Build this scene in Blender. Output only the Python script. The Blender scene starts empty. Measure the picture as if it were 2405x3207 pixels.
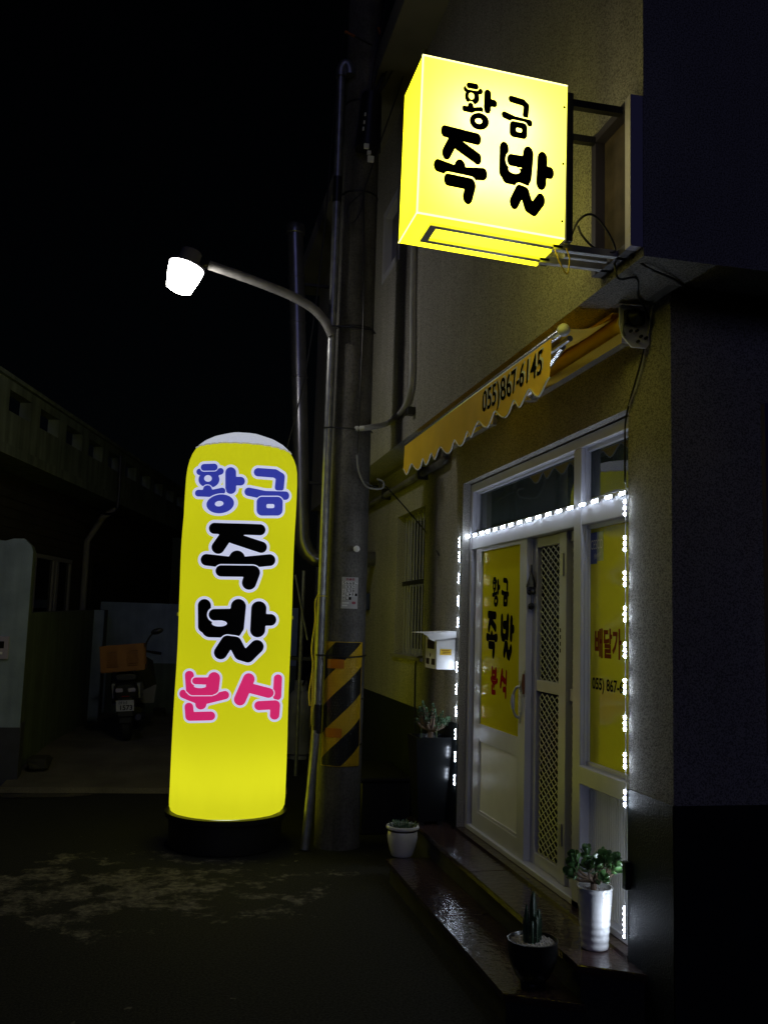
import bpy, math, random
import numpy as np
from mathutils import Vector, Matrix
random.seed(7); np.random.seed(7)
R = math.radians
S = bpy.context.scene
C = S.collection

# ------------------------------------------------------------------ camera
YAW, PITCH, ROLL, FPX = R(12.4524), R(6.78397), R(1.75245), 2900.0
PW, PH = 2405.0, 3207.0
CAMZ = 1.74
_r = np.array([math.cos(YAW), -math.sin(YAW), 0]); _f = np.array([math.sin(YAW), math.cos(YAW), 0]); _u = np.array([0, 0, 1.0])
_f2 = _f*math.cos(PITCH)+_u*math.sin(PITCH); _u2 = -_f*math.sin(PITCH)+_u*math.cos(PITCH)
_r3 = _r*math.cos(ROLL)+_u2*math.sin(ROLL); _u3 = -_r*math.sin(ROLL)+_u2*math.cos(ROLL)
MC = np.array([_r3, _u3, _f2])
CAM = np.array([0, 0, CAMZ])
cd = bpy.data.cameras.new('camera'); cam = bpy.data.objects.new('camera', cd); C.objects.link(cam)
cd.sensor_fit = 'VERTICAL'; cd.sensor_height = 36; cd.lens = 36*FPX/PH; cd.clip_end = 500; cd.clip_start = .05
m = Matrix.Identity(4)
for i in range(3):
    m[i][0] = _r3[i]; m[i][1] = _u3[i]; m[i][2] = -_f2[i]; m[i][3] = CAM[i]
cam.matrix_world = m
S.camera = cam

# ------------------------------------------------------------------ world, dim night light
w = bpy.data.worlds.new('World'); S.world = w; w.use_nodes = True
nt = w.node_tree; bg = nt.nodes['Background']
sky = nt.nodes.new('ShaderNodeTexSky'); sky.sky_type = 'NISHITA'; sky.sun_disc = False
sky.sun_elevation = R(20); sky.sun_rotation = R(200)
nt.links.new(sky.outputs[0], bg.inputs[0]); bg.inputs[1].default_value = 0.00016
sl = bpy.data.lights.new('night_glow', 'SUN'); so = bpy.data.objects.new('night_glow', sl); C.objects.link(so)
sl.energy = 0.075; sl.angle = R(25); sl.color = (.40, .42, 1.0)
sd = Vector((.30, .93, -.36)).normalized()
so.rotation_euler = sd.to_track_quat('-Z', 'Y').to_euler()
S.view_settings.view_transform = 'Standard'; S.view_settings.look = 'None'
S.view_settings.exposure = 0; S.view_settings.gamma = 1
S.cycles.use_denoising = True
S.cycles.max_bounces = 8; S.cycles.sample_clamp_indirect = 4.0; S.cycles.caustics_reflective = False; S.cycles.caustics_refractive = False
S.cycles.transparent_max_bounces = 12

# ------------------------------------------------------------------ photo pixel -> point
def ray(x, y):
    v = np.array([x-PW/2, -(y-PH/2), FPX]); return MC.T @ v
def PX(x, y, X): d = ray(x, y); return CAM+d*X/d[0]
def PY(x, y, Y): d = ray(x, y); return CAM+d*Y/d[1]
def PZ(x, y, Z): d = ray(x, y); return CAM+d*(Z-CAMZ)/d[2]

# ------------------------------------------------------------------ materials
MATS = {}
def nodes(name):
    m = bpy.data.materials.new(name); m.use_nodes = True
    return m, m.node_tree, m.node_tree.nodes['Principled BSDF']
def mat(name, col, rough=.6, metal=0., var=.0, vscale=8., bump=0., bscale=60., spec=.5, speck=0., speckscale=90., streak=0., coat=0., crough=.03):
    if name in MATS: return MATS[name]
    m, t, b = nodes(name); N = t.nodes; L = t.links
    b.inputs['Roughness'].default_value = rough; b.inputs['Metallic'].default_value = metal
    b.inputs['Specular IOR Level'].default_value = spec
    if coat: b.inputs['Coat Weight'].default_value = coat; b.inputs['Coat Roughness'].default_value = crough
    tc = N.new('ShaderNodeTexCoord'); out = None
    rgb = N.new('ShaderNodeRGB'); rgb.outputs[0].default_value = (*col, 1); out = rgb.outputs[0]
    def mul(fac, lo):
        nonlocal out
        r = N.new('ShaderNodeMapRange'); r.inputs[3].default_value = lo; r.inputs[4].default_value = 1.0+(1-lo)*.45
        L.new(fac, r.inputs[0])
        x = N.new('ShaderNodeMix'); x.data_type = 'RGBA'; x.blend_type = 'MULTIPLY'; x.inputs[0].default_value = 1
        L.new(out, x.inputs[6]); L.new(r.outputs[0], x.inputs[7]); out = x.outputs[2]
        return r
    def noise(scale, det=5, vec=None):
        n = N.new('ShaderNodeTexNoise'); n.inputs['Scale'].default_value = scale; n.inputs['Detail'].default_value = det
        L.new(vec if vec else tc.outputs['Object'], n.inputs['Vector']); return n.outputs['Fac']
    if var:
        r = mul(noise(vscale), 1-var); r.inputs[1].default_value = .3; r.inputs[2].default_value = .7
    if speck:
        r = mul(noise(speckscale, 3), 1-speck); r.inputs[1].default_value = .38; r.inputs[2].default_value = .55
    if streak:
        mp = N.new('ShaderNodeMapping'); mp.inputs['Scale'].default_value = (5, 5, .35); L.new(tc.outputs['Object'], mp.inputs[0])
        r = mul(noise(1.6, 6, mp.outputs[0]), 1-streak); r.inputs[1].default_value = .35; r.inputs[2].default_value = .65
    L.new(out, b.inputs['Base Color'])
    if bump:
        bp = N.new('ShaderNodeBump'); bp.inputs['Strength'].default_value = bump; bp.inputs['Distance'].default_value = .01
        L.new(noise(bscale, 4), bp.inputs['Height']); L.new(bp.outputs[0], b.inputs['Normal'])
    MATS[name] = m; return m
def emit(name, col, strength=1., base=None):
    if name in MATS: return MATS[name]
    m, t, b = nodes(name)
    b.inputs['Base Color'].default_value = (*(base or col), 1); b.inputs['Roughness'].default_value = .7
    b.inputs['Emission Color'].default_value = (*col, 1); b.inputs['Emission Strength'].default_value = strength
    MATS[name] = m; return m
def lit_sheet(name, ecol, estr, tcol, mix=.85):
    """lit translucent skin: own glow plus light let through from lamps behind it"""
    m = bpy.data.materials.new(name); m.use_nodes = True; t = m.node_tree; N = t.nodes; L = t.links
    N.remove(N['Principled BSDF'])
    e = N.new('ShaderNodeEmission'); e.inputs[0].default_value = (*ecol, 1); e.inputs[1].default_value = estr
    tr = N.new('ShaderNodeBsdfTranslucent'); tr.inputs[0].default_value = (*tcol, 1)
    df = N.new('ShaderNodeBsdfDiffuse'); df.inputs[0].default_value = (*tcol, 1)
    mx = N.new('ShaderNodeMixShader'); mx.inputs[0].default_value = mix
    L.new(df.outputs[0], mx.inputs[1]); L.new(tr.outputs[0], mx.inputs[2])
    a = N.new('ShaderNodeAddShader'); L.new(e.outputs[0], a.inputs[0]); L.new(mx.outputs[0], a.inputs[1])
    L.new(a.outputs[0], N['Material Output'].inputs[0]); MATS[name] = m; return m
def glass(name, tint=(.75, .8, .78), rough=.012, ior=1.5):
    m = bpy.data.materials.new(name); m.use_nodes = True; t = m.node_tree; N = t.nodes; L = t.links
    N.remove(N['Principled BSDF'])
    f = N.new('ShaderNodeFresnel'); f.inputs[0].default_value = ior
    tr = N.new('ShaderNodeBsdfTransparent'); tr.inputs[0].default_value = (*tint, 1)
    g = N.new('ShaderNodeBsdfGlossy'); g.inputs['Roughness'].default_value = rough
    mx = N.new('ShaderNodeMixShader'); L.new(f.outputs[0], mx.inputs[0]); L.new(tr.outputs[0], mx.inputs[1]); L.new(g.outputs[0], mx.inputs[2])
    df = N.new('ShaderNodeBsdfDiffuse'); df.inputs[0].default_value = (.30, .38, .38, 1)  # teal diffuse veil stands in for the dim glow of the interior
    m2 = N.new('ShaderNodeMixShader'); m2.inputs[0].default_value = .10; L.new(mx.outputs[0], m2.inputs[1]); L.new(df.outputs[0], m2.inputs[2])
    L.new(m2.outputs[0], N['Material Output'].inputs[0]); MATS[name] = m; return m

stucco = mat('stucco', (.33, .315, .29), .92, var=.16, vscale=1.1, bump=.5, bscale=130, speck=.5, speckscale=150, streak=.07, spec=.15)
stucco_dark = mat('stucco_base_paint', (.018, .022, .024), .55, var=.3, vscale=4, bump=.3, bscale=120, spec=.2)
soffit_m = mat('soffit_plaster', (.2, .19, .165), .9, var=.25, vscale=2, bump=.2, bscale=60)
alu = mat('white_aluminium', (.54, .54, .62), .38, .15, var=.08, vscale=5)
alu_grey = mat('grey_aluminium', (.42, .42, .44), .35, .6)
steel = mat('galvanised_steel', (.34, .35, .37), .42, .75, var=.35, vscale=14, bump=.1, bscale=40)
black_m = mat('black_plastic', (.012, .012, .013), .4)
dark_metal = mat('dark_metal', (.02, .02, .022), .45, .4)
concrete = mat('concrete', (.125, .12, .115), .9, var=.35, vscale=5, bump=.3, bscale=45, speck=.25, speckscale=60, streak=.4)
white_paint = mat('white_paint', (.75, .75, .76), .4, var=.06)
ceramic = mat('white_ceramic', (.72, .72, .72), .18, coat=.5, var=.05)
granite = mat('red_granite', (.04, .024, .023), .13, spec=.45, speck=.5, speckscale=160, var=.35, vscale=5, bump=.45, bscale=26)
riser_m = mat('mossy_riser', (.028, .027, .02), .8, var=.5, vscale=6, bump=.3, bscale=50)
yellow_film = mat('yellow_window_film', (.88, .82, .025), .6, spec=.1, coat=.25, crough=.08)
awn_m = mat('yellow_awning_fabric', (.95, .60, .014), .8, var=.1, vscale=4, bump=.12, bscale=220)
black_ink = mat('black_ink', (.008, .008, .009), .9, spec=0)
red_ink = mat('red_ink', (.33, .015, .02), .9, spec=0)
brown_ink = mat('red_brown_ink', (.30, .07, .02), .9, spec=0)
door_film = mat('yellow_door_film', (.70, .62, .015), .7, spec=0, coat=.12, crough=.12)
white_ink = mat('white_ink', (.7, .7, .72), .6)

# ------------------------------------------------------------------ mesh helpers
class MB:
    def __init__(s): s.v = []; s.f = []; s.mi = []; s.cur = 0; s.smooth = False
    def add(s, vs, fs):
        n = len(s.v); s.v += [tuple(float(c) for c in p) for p in vs]
        for f in fs: s.f.append([n+i for i in f]); s.mi.append(s.cur)
        return s
    def box(s, x0, x1, y0, y1, z0, z1):
        if x0 > x1: x0, x1 = x1, x0
        if y0 > y1: y0, y1 = y1, y0
        if z0 > z1: z0, z1 = z1, z0
        return s.add([(x0,y0,z0),(x1,y0,z0),(x1,y1,z0),(x0,y1,z0),(x0,y0,z1),(x1,y0,z1),(x1,y1,z1),(x0,y1,z1)],
                     [(0,3,2,1),(4,5,6,7),(0,1,5,4),(1,2,6,5),(2,3,7,6),(3,0,4,7)])
    def bbox(s, x0, x1, y0, y1, z0, z1, b=.006):
        """box with chamfered edges"""
        if x0 > x1: x0, x1 = x1, x0
        if y0 > y1: y0, y1 = y1, y0
        if z0 > z1: z0, z1 = z1, z0
        b = min(b, (x1-x0)*.3, (y1-y0)*.3, (z1-z0)*.3)
        X, Y, Z = (x0, x1), (y0, y1), (z0, z1); V = []; id = {}
        for i in (0,1):
            for j in (0,1):
                for k in (0,1):
                    sx, sy, sz = (1-2*i)*b, (1-2*j)*b, (1-2*k)*b
                    for a, p in enumerate(((X[i], Y[j]+sy, Z[k]+sz), (X[i]+sx, Y[j], Z[k]+sz), (X[i]+sx, Y[j]+sy, Z[k]))):
                        id[i,j,k,a] = len(V); V.append(p)
        F = []
        for i in (0,1):
            q = [id[i,0,0,0], id[i,1,0,0], id[i,1,1,0], id[i,0,1,0]]; F.append(q if i else q[::-1])
            q = [id[0,i,0,1], id[0,i,1,1], id[1,i,1,1], id[1,i,0,1]]; F.append(q if i else q[::-1])
            q = [id[0,0,i,2], id[1,0,i,2], id[1,1,i,2], id[0,1,i,2]]; F.append(q if i else q[::-1])
        for j in (0,1):
            for k in (0,1):
                F.append([id[0,j,k,1], id[1,j,k,1], id[1,j,k,2], id[0,j,k,2]])
                F.append([id[j,0,k,0], id[j,1,k,0], id[j,1,k,2], id[j,0,k,2]])
                F.append([id[j,k,0,0], id[j,k,1,0], id[j,k,1,1], id[j,k,0,1]])
        for i in (0,1):
            for j in (0,1):
                for k in (0,1): F.append([id[i,j,k,0], id[i,j,k,1], id[i,j,k,2]])
        return s.add(V, F)
    def prism(s, poly, z0, z1):
        n = len(poly)
        return s.add([(x,y,z0) for x,y in poly]+[(x,y,z1) for x,y in poly],
                     [tuple(range(n))[::-1], tuple(range(n,2*n))]+[(i,(i+1)%n,n+(i+1)%n,n+i) for i in range(n)])
    def prismx(s, poly, x0, x1):   # poly in (y,z)
        n = len(poly)
        return s.add([(x0,y,z) for y,z in poly]+[(x1,y,z) for y,z in poly],
                     [tuple(range(n)), tuple(range(n,2*n))[::-1]]+[(i,(i+1)%n,n+(i+1)%n,n+i) for i in range(n)])
    def prismy(s, poly, y0, y1):   # poly in (x,z)
        n = len(poly)
        return s.add([(x,y0,z) for x,z in poly]+[(x,y1,z) for x,z in poly],
                     [tuple(range(n)), tuple(range(n,2*n))[::-1]]+[(i,(i+1)%n,n+(i+1)%n,n+i) for i in range(n)])
    def lathe(s, prof, c=(0,0,0), n=24, axis=None, wob=None):
        """profile (r,z); axis: optional 3x3 Matrix"""
        vs = []; fs = []
        for k, (r, z) in enumerate(prof):
            for i in range(n):
                a = 2*math.pi*i/n; rr = r+(wob(a, z) if wob else 0)
                p = Vector((rr*math.cos(a), rr*math.sin(a), z))
                if axis is not None: p = axis @ p
                vs.append((p.x+c[0], p.y+c[1], p.z+c[2]))
        for k in range(len(prof)-1):
            for i in range(n): fs.append((k*n+i, k*n+(i+1)%n, (k+1)*n+(i+1)%n, (k+1)*n+i))
        if prof[0][0] > 1e-4: fs.append(tuple(range(n))[::-1])
        if prof[-1][0] > 1e-4: fs.append(tuple(range((len(prof)-1)*n, len(prof)*n)))
        return s.add(vs, fs)
    def tube(s, pts, r, n=8, cap=True):
        pts = [Vector(p) for p in pts]; N = len(pts); rs = r if hasattr(r, '__len__') else [r]*N
        vs = []; up = None
        for i, p in enumerate(pts):
            t = (pts[min(i+1,N-1)]-pts[max(i-1,0)]).normalized()
            if up is None:
                up = Vector((0,0,1)) if abs(t.z) < .9 else Vector((1,0,0))
            up = (up-t*up.dot(t)).normalized(); sd = t.cross(up)
            for k in range(n):
                a = 2*math.pi*k/n; q = p+(up*math.cos(a)+sd*math.sin(a))*rs[i]; vs.append(tuple(q))
        fs = [(i*n+k, i*n+(k+1)%n, (i+1)*n+(k+1)%n, (i+1)*n+k) for i in range(N-1) for k in range(n)]
        if cap: fs += [tuple(range(n))[::-1], tuple(range((N-1)*n, N*n))]
        return s.add(vs, fs)
    def sphere(s, c, r, n=12, m=8, sz=1.):
        return s.lathe([(max(r*math.sin(math.pi*k/m), 1e-5), -r*math.cos(math.pi*k/m)*sz) for k in range(m+1)], c, n)
    def build(s, name, mats, parent=None, smooth=False, local=False, ang=40):
        me = bpy.data.meshes.new(name)
        v = np.array(s.v)
        if parent is not None and not local:
            q = parent; off = np.zeros(3)
            while q is not None: off += np.array(q.location); q = q.parent
            v = v-off
        me.from_pydata(v.tolist(), [], s.f)
        if not isinstance(mats, (list, tuple)): mats = [mats]
        for mm in mats: me.materials.append(mm)
        me.polygons.foreach_set('material_index', s.mi)
        me.validate(); 
        if smooth:
            me.polygons.foreach_set('use_smooth', [True]*len(me.polygons)); me.set_sharp_from_angle(angle=R(ang))
        me.update()
        o = bpy.data.objects.new(name, me); C.objects.link(o)
        if parent is not None: o.parent = parent
        return o
def outward(o):
    import bmesh
    b = bmesh.new(); b.from_mesh(o.data); bmesh.ops.recalc_face_normals(b, faces=b.faces); b.to_mesh(o.data); b.free(); return o
def tag(o, label, cat=None, group=None, kind=None):
    if label: o['label'] = label
    if cat: o['category'] = cat
    if group: o['group'] = group
    if kind: o['kind'] = kind
    return o
def thing(name, label, cat, loc=(0,0,0), group=None, rot=None):
    o = bpy.data.objects.new(name, None); C.objects.link(o); o.location = loc; o.empty_display_size = .1
    if rot: o.rotation_euler = rot
    return tag(o, label, cat, group)
def box(name, m, parent, *a, b=0, local=False):
    q = MB()
    (q.bbox(*a, b) if b else q.box(*a)); return q.build(name, m, parent, local=local)
def tubeo(name, m, parent, pts, r, n=8, local=False):
    return MB().tube(pts, r, n).build(name, m, parent, smooth=True, local=local)
def spline(pts, k=6):
    P = [Vector(p) for p in pts]; out = []
    for i in range(len(P)-1):
        p0, p1, p2, p3 = P[max(i-1,0)], P[i], P[i+1], P[min(i+2,len(P)-1)]
        for j in range(k):
            t = j/k
            out.append(.5*((2*p1)+(p2-p0)*t+(2*p0-5*p1+4*p2-p3)*t*t+(3*p1-p0-3*p2+p3)*t**3))
    out.append(P[-1]); return out
def wire(name, label, pts, r=.006, m=None, k=8, n=6):
    o = tubeo(name, m or black_m, None, spline(pts, k), r, n); tag(o, label, 'cable'); return o

# ------------------------------------------------------------------ lettering: distance field -> filled outline
def sd_cap(X, Y, a, b, r0, r1=None):
    r1 = r0 if r1 is None else r1
    ax, ay = a; bx, by = b; dx, dy = bx-ax, by-ay; L = dx*dx+dy*dy+1e-9
    t = np.clip(((X-ax)*dx+(Y-ay)*dy)/L, 0, 1)
    return np.hypot(X-ax-t*dx, Y-ay-t*dy)-(r0+(r1-r0)*t)
def sd_el(X, Y, c, rx, ry, rot=0):
    ca, sa = math.cos(rot), math.sin(rot); x = (X-c[0])*ca+(Y-c[1])*sa; y = -(X-c[0])*sa+(Y-c[1])*ca
    return (np.sqrt((x/rx)**2+(y/ry)**2)-1)*min(rx, ry)
def sd_rb(X, Y, x0, x1, y0, y1, r):
    qx = np.abs(X-(x0+x1)/2)-(x1-x0)/2+r; qy = np.abs(Y-(y0+y1)/2)-(y1-y0)/2+r
    return np.minimum(np.maximum(qx, qy), 0)+np.hypot(np.maximum(qx, 0), np.maximum(qy, 0))-r
def P(*pts, r=40):   # polyline stroke
    return ('P', pts, r)
def El(c, rx, ry, rot=0): return ('E', c, rx, ry, rot)
def Bx(x0, x1, y0, y1, r): return ('B', x0, x1, y0, y1, r)
def prim(X, Y, p):
    if p[0] == 'P':
        d = None
        for a, b in zip(p[1][:-1], p[1][1:]):
            e = sd_cap(X, Y, a, b, p[2]); d = e if d is None else np.minimum(d, e)
        return d
    if p[0] == 'E': return sd_el(X, Y, *p[1:])
    if p[0] == 'C':     # thin cut hugging the left end of a stroke
        d = prim(X, Y, p[1]); return np.maximum(np.maximum(d-p[2], -d), X-p[3])
    return sd_rb(X, Y, *p[1:])
# every glyph: list of (strokes, holes, gap to what lies under it); traced in pixels of an enlarged view
G = {}
G['hwang'] = ((410, 915, 483, 975), [
    ([El((551,636),105,82), P((458,560),(552,588),(668,556),r=33)], [El((541,626),38,33)], 0),
    ([P((500,516),(605,514),r=34)], [], 9),
    ([P((770,570),(770,728),r=53), P((800,655),(866,655),r=43)], [], 9),
    ([P((448,772),(560,775),(683,752),r=34), P((536,735),(536,760),r=42)], [], 9),
    ([El((663,878),139,93,-.1)], [El((653,876),45,27,-.1)], 10)])
G['geum'] = ((900, 1352, 520, 997), [
    ([P((1038,566),(1205,578),(1256,612),r=42), P((1256,612),(1245,715),r=43)], [], 0),
    ([P((946,760),(1100,792),(1306,798),r=42)], [], 9),
    ([Bx(1022,1277,808,995,55)], [Bx(1120,1196,880,921,14)], 10)])
G['jok'] = ((468, 1215, 1063, 1732), [
    ([P((606,1120),(1054,1135),r=55), P((745,1160),(642,1308),r=64), P((790,1215),(1066,1308),r=56)], [], 0),
    ([P((530,1432),(830,1466),(1150,1435),r=58), P((830,1420),(830,1450),r=80)], [], 10),
    ([P((672,1541),(985,1545),r=56), P((985,1560),(950,1658),r=70)], [], 12)])
G['bal'] = ((435, 1217, 1820, 2450), [
    ([P((506,1886),(508,2090),r=66), P((845,1895),(826,2095),r=76), P((560,2115),(800,2120),r=84), P((606,1975),(800,1972),r=57)], [El((655,2062),76,30), ('C', P((606,1975),(800,1972),r=57), 17, 660)], 0),
    ([P((1046,1915),(1036,2126),r=73), P((1090,2026),(1157,2026),r=58)], [], 6),
    ([P((668,2350),(735,2248),(812,2258),(866,2360),(940,2382),(1030,2292),r=67)], [], 12)])
G['bun'] = ((243, 706, 297, 764), [
    ([P((284,510),(400,556),(500,562),(664,522),r=39), P((445,575),(445,606),r=49)], [], 0),
    ([P((338,632),(345,718),(533,714),r=41)], [], 7),
    ([P((341,337),(350,465),r=40), P((563,365),(552,460),r=56), P((372,474),(535,474),r=49), P((398,390),(540,390),r=32)], [El((436,440),54,17), ('C', P((398,390),(540,390),r=32), 10, 425)], 9)])
G['sik'] = ((745, 1188, 322, 750), [
    ([P((1151,366),(1144,532),r=36)], [], 0),
    ([P((886,376),(803,562),r=56), P((905,460),(1070,502),r=46)], [], 9),
    ([P((980,620),(1128,612),r=42), P((1130,620),(1124,708),r=41)], [], 9)])
def glyph_sdf(g, X, Y):
    groups = G[g][1]; parts = []
    for strokes, holes, gap in groups:
        d = None
        for p in strokes:
            e = prim(X, Y, p); d = e if d is None else np.minimum(d, e)
        solid = d
        for h in holes: d = np.maximum(d, -prim(X, Y, h))
        if gap: parts = [np.maximum(q, -(solid-gap)) for q in parts]
        parts.append(d)
    d = parts[0]
    for q in parts[1:]: d = np.minimum(d, q)
    return d
def glyph_hull(g, X, Y):
    d = prim(X, Y, P((700,1335),(1010,1345),r=22)) if g == 'jok' else None
    for strokes, holes, gap in G[g][1]:
        for p in strokes:
            e = prim(X, Y, p); d = e if d is None else np.minimum(d, e)
    return d
def fill(D, xs, ys, conv):
    """cells of D<0 as polygons; conv(x,y)->3d"""
    vid = {}; V = []; F = []
    def vert(key, x, y):
        if key not in vid: vid[key] = len(V); V.append(conv(x, y))
        return vid[key]
    ny, nx = D.shape
    for j in range(ny-1):
        for i in range(nx-1):
            c = ((i,j),(i+1,j),(i+1,j+1),(i,j+1)); val = [D[b,a] for a,b in c]
            if min(val) >= 0: continue
            poly = []
            for k in range(4):
                (a0,b0), (a1,b1) = c[k], c[(k+1)%4]; v0, v1 = val[k], val[(k+1)%4]
                if v0 < 0: poly.append(vert((a0,b0), xs[a0], ys[b0]))
                if (v0 < 0) != (v1 < 0):
                    t = v0/(v0-v1); key = (min((a0,b0),(a1,b1)), max((a0,b0),(a1,b1)))
                    poly.append(vert(key, xs[a0]+t*(xs[a1]-xs[a0]), ys[b0]+t*(ys[b1]-ys[b0])))
            if len(poly) >= 3: F.append(poly)
    return V, F
def glyph_mesh(g, conv, step=9., grow=None, thin=0.):
    x0, x1, y0, y1 = G[g][0]; mg = (grow or 0)+step*2
    xs = np.arange(x0-mg, x1+mg+step, step); ys = np.arange(y0-mg, y1+mg+step, step); X, Y = np.meshgrid(xs, ys)
    D = glyph_sdf(g, X, Y)+thin if grow is None else glyph_hull(g, X, Y)-grow
    q = MB(); q.add(*fill(D, xs, ys, conv)); return q
def text_mesh(s, conv, size=1., align='CENTER', bold=0.):
    """builtin font as mesh; conv(u,v)->3d"""
    cu = bpy.data.curves.new('t', 'FONT'); cu.body = s; cu.size = size; cu.align_x = align; cu.resolution_u = 3; cu.offset = bold
    o = bpy.data.objects.new('t', cu); C.objects.link(o)
    dg = bpy.context.evaluated_depsgraph_get(); me = bpy.data.meshes.new_from_object(o.evaluated_get(dg))
    V = [conv(v.co.x, v.co.y) for v in me.vertices]; F = [tuple(p.vertices) for p in me.polygons]
    bpy.data.objects.remove(o); bpy.data.curves.remove(cu); bpy.data.meshes.remove(me)
    q = MB(); q.add(V, F); return q
def text_bounds(s, size=1., align='CENTER'):
    q = text_mesh(s, lambda u, v: (u, v, 0), size, align); a = np.array(q.v) if q.v else np.zeros((1,3))
    return a[:,0].min(), a[:,0].max(), a[:,1].min(), a[:,1].max()
def text_fit(s, u0, u1, v0, v1, conv, bold=0.):
    a, b, c, d = text_bounds(s)
    return text_mesh(s, lambda u, v: conv(u0+(u-a)/(b-a+1e-9)*(u1-u0), v0+(v-c)/(d-c+1e-9)*(v1-v0)), bold=bold)

# ================================================================== SETTING
def ground_mat():
    m, t, b = nodes('asphalt'); N = t.nodes; L = t.links
    tc = N.new('ShaderNodeTexCoord')
    def noise(sc, det=6, rough=.6):
        n = N.new('ShaderNodeTexNoise'); n.inputs['Scale'].default_value = sc; n.inputs['Detail'].default_value = det; n.inputs['Roughness'].default_value = rough
        L.new(tc.outputs['Object'], n.inputs['Vector']); return n.outputs['Fac']
    def rng(x, a, c, lo=0., hi=1.):
        r = N.new('ShaderNodeMapRange'); r.inputs[1].default_value = a; r.inputs[2].default_value = c; r.inputs[3].default_value = lo; r.inputs[4].default_value = hi
        L.new(x, r.inputs[0]); return r.outputs[0]
    def op(o, a, c):
        x = N.new('ShaderNodeMath'); x.operation = o
        for i, q in enumerate((a, c)):
            if isinstance(q, (int, float)): x.inputs[i].default_value = q
            else: L.new(q, x.inputs[i])
        return x.outputs[0]
    # worn strip of old concrete showing through the asphalt around (-1.2, 7)
    sx = N.new('ShaderNodeSeparateXYZ'); L.new(tc.outputs['Object'], sx.inputs[0])
    dx = op('MULTIPLY', op('ADD', sx.outputs[0], .5), .45); dy = op('MULTIPLY', op('SUBTRACT', sx.outputs[1], 6.35), .85)
    d2 = op('ADD', op('MULTIPLY', dx, dx), op('MULTIPLY', dy, dy))
    region = rng(d2, 0., 1.3, .13, -.12)
    pat = op('ADD', noise(3.4, 10, .72), region)
    mask = rng(pat, .58, .66)
    crumbs = rng(noise(7., 4), .70, .72)
    crumbs = op('MULTIPLY', crumbs, rng(d2, 0., 9., 1., 0.))
    mask = op('MULTIPLY', mask, rng(noise(17, 6, .7), .42, .6, .25, 1.))
    mk = op('MAXIMUM', mask, op('MULTIPLY', crumbs, .8))
    c1 = N.new('ShaderNodeMix'); c1.data_type = 'RGBA'; c1.inputs[6].default_value = (.006,.006,.0065,1); c1.inputs[7].default_value = (.036,.036,.038,1)
    L.new(rng(noise(75, 4, .75), .38, .66), c1.inputs[0])
    c2 = N.new('ShaderNodeMix'); c2.data_type = 'RGBA'; L.new(mk, c2.inputs[0]); L.new(c1.outputs[2], c2.inputs[6]); c2.inputs[7].default_value = (.19,.175,.155,1)
    L.new(c2.outputs[2], b.inputs['Base Color']); b.inputs['Roughness'].default_value = .9; b.inputs['Specular IOR Level'].default_value = .2
    bp = N.new('ShaderNodeBump'); bp.inputs['Strength'].default_value = .6; bp.inputs['Distance'].default_value = .006
    L.new(op('ADD', noise(140, 3), op('MULTIPLY', mk, 1.5)), bp.inputs['Height']); L.new(bp.outputs[0], b.inputs['Normal'])
    return m
q = MB(); q.add([(-90,-60,0),(90,-60,0),(90,120,0),(-90,120,0)], [(0,1,2,3)])
tag(q.build('road', ground_mat()), None, kind='structure')
# concrete drive rising to the yard where the scooter stands
drive_m = mat('worn_drive_concrete', (.12, .105, .09), .9, var=.4, vscale=2.2, bump=.3, bscale=40, speck=.2)
q = MB(); q.add([(-1.55,9.75,.05),(1.2,9.55,.05),(1.2,11.6,.2),(-1.45,11.6,.2),(1.2,15.7,.2),(-1.2,15.7,.2),(-1.55,9.72,-.02),(1.2,9.52,-.02)],
                [(0,1,2,3),(3,2,4,5),(6,7,1,0)])
tag(q.build('driveway', drive_m), None, kind='structure')
def DZ(y): return .05+max(0, min(1, (y-9.65)/1.95))*.15

# ------------------------------------------------------------------ shop building
X1, XU, YC, YUC, ZS = 2.03, 1.723, 3.542, 3.207, 3.205
XF = 2.085
B = thing('shop_building', 'two-storey stucco building with yellow shopfront and overhanging upper floor at right', 'building', (3.5, 6.0, 0))
def pierce(q, Y0, Y1, Z0, Z1, holes, x0, x1):
    ys = sorted({Y0, Y1, *[h[0] for h in holes], *[h[1] for h in holes]}); zs = sorted({Z0, Z1, *[h[2] for h in holes], *[h[3] for h in holes]})
    for a, b in zip(ys[:-1], ys[1:]):
        for c, d in zip(zs[:-1], zs[1:]):
            if any(h[0] <= a and b <= h[1] and h[2] <= c and d <= h[3] for h in holes): continue
            q.box(x0, x1, a, b, c, d)
YEND = 12.4
OPEN = (3.93, 6.50, .30, 2.775); BARW = (7.56, 8.58, 1.455, 2.74)
q = MB(); pierce(q, YC, YEND, 0, ZS, [OPEN, BARW], X1, X1+.25)
q.box(X1+.25, 12, YC, YC+.25, 0, ZS)
q.build('lower_wall', stucco, B)
q = MB()
q.box(X1-.004, X1-.0005, YC-.004, OPEN[0], 0, 1.03); q.box(X1-.004, X1-.0005, OPEN[1], YEND, 0, 1.03); q.box(X1-.004, 12, YC-.004, YC-.0005, 0, 1.03)
q.build('base_band', stucco_dark, B)
UW = (7.5, 8.15, 4.86, 5.55)
q = MB(); pierce(q, YUC, YEND, ZS, 6.3, [UW], XU, XU+.25); q.box(XU+.25, 12, YUC, YUC+.25, ZS, 6.3)
q.build('upper_wall', stucco, B)
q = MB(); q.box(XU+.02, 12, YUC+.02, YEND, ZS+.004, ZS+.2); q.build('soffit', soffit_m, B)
q = MB(); q.box(XU-.32, 12, YUC-.32, YEND+.2, 6.3, 6.52); q.build('roof', soffit_m, B)
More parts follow.
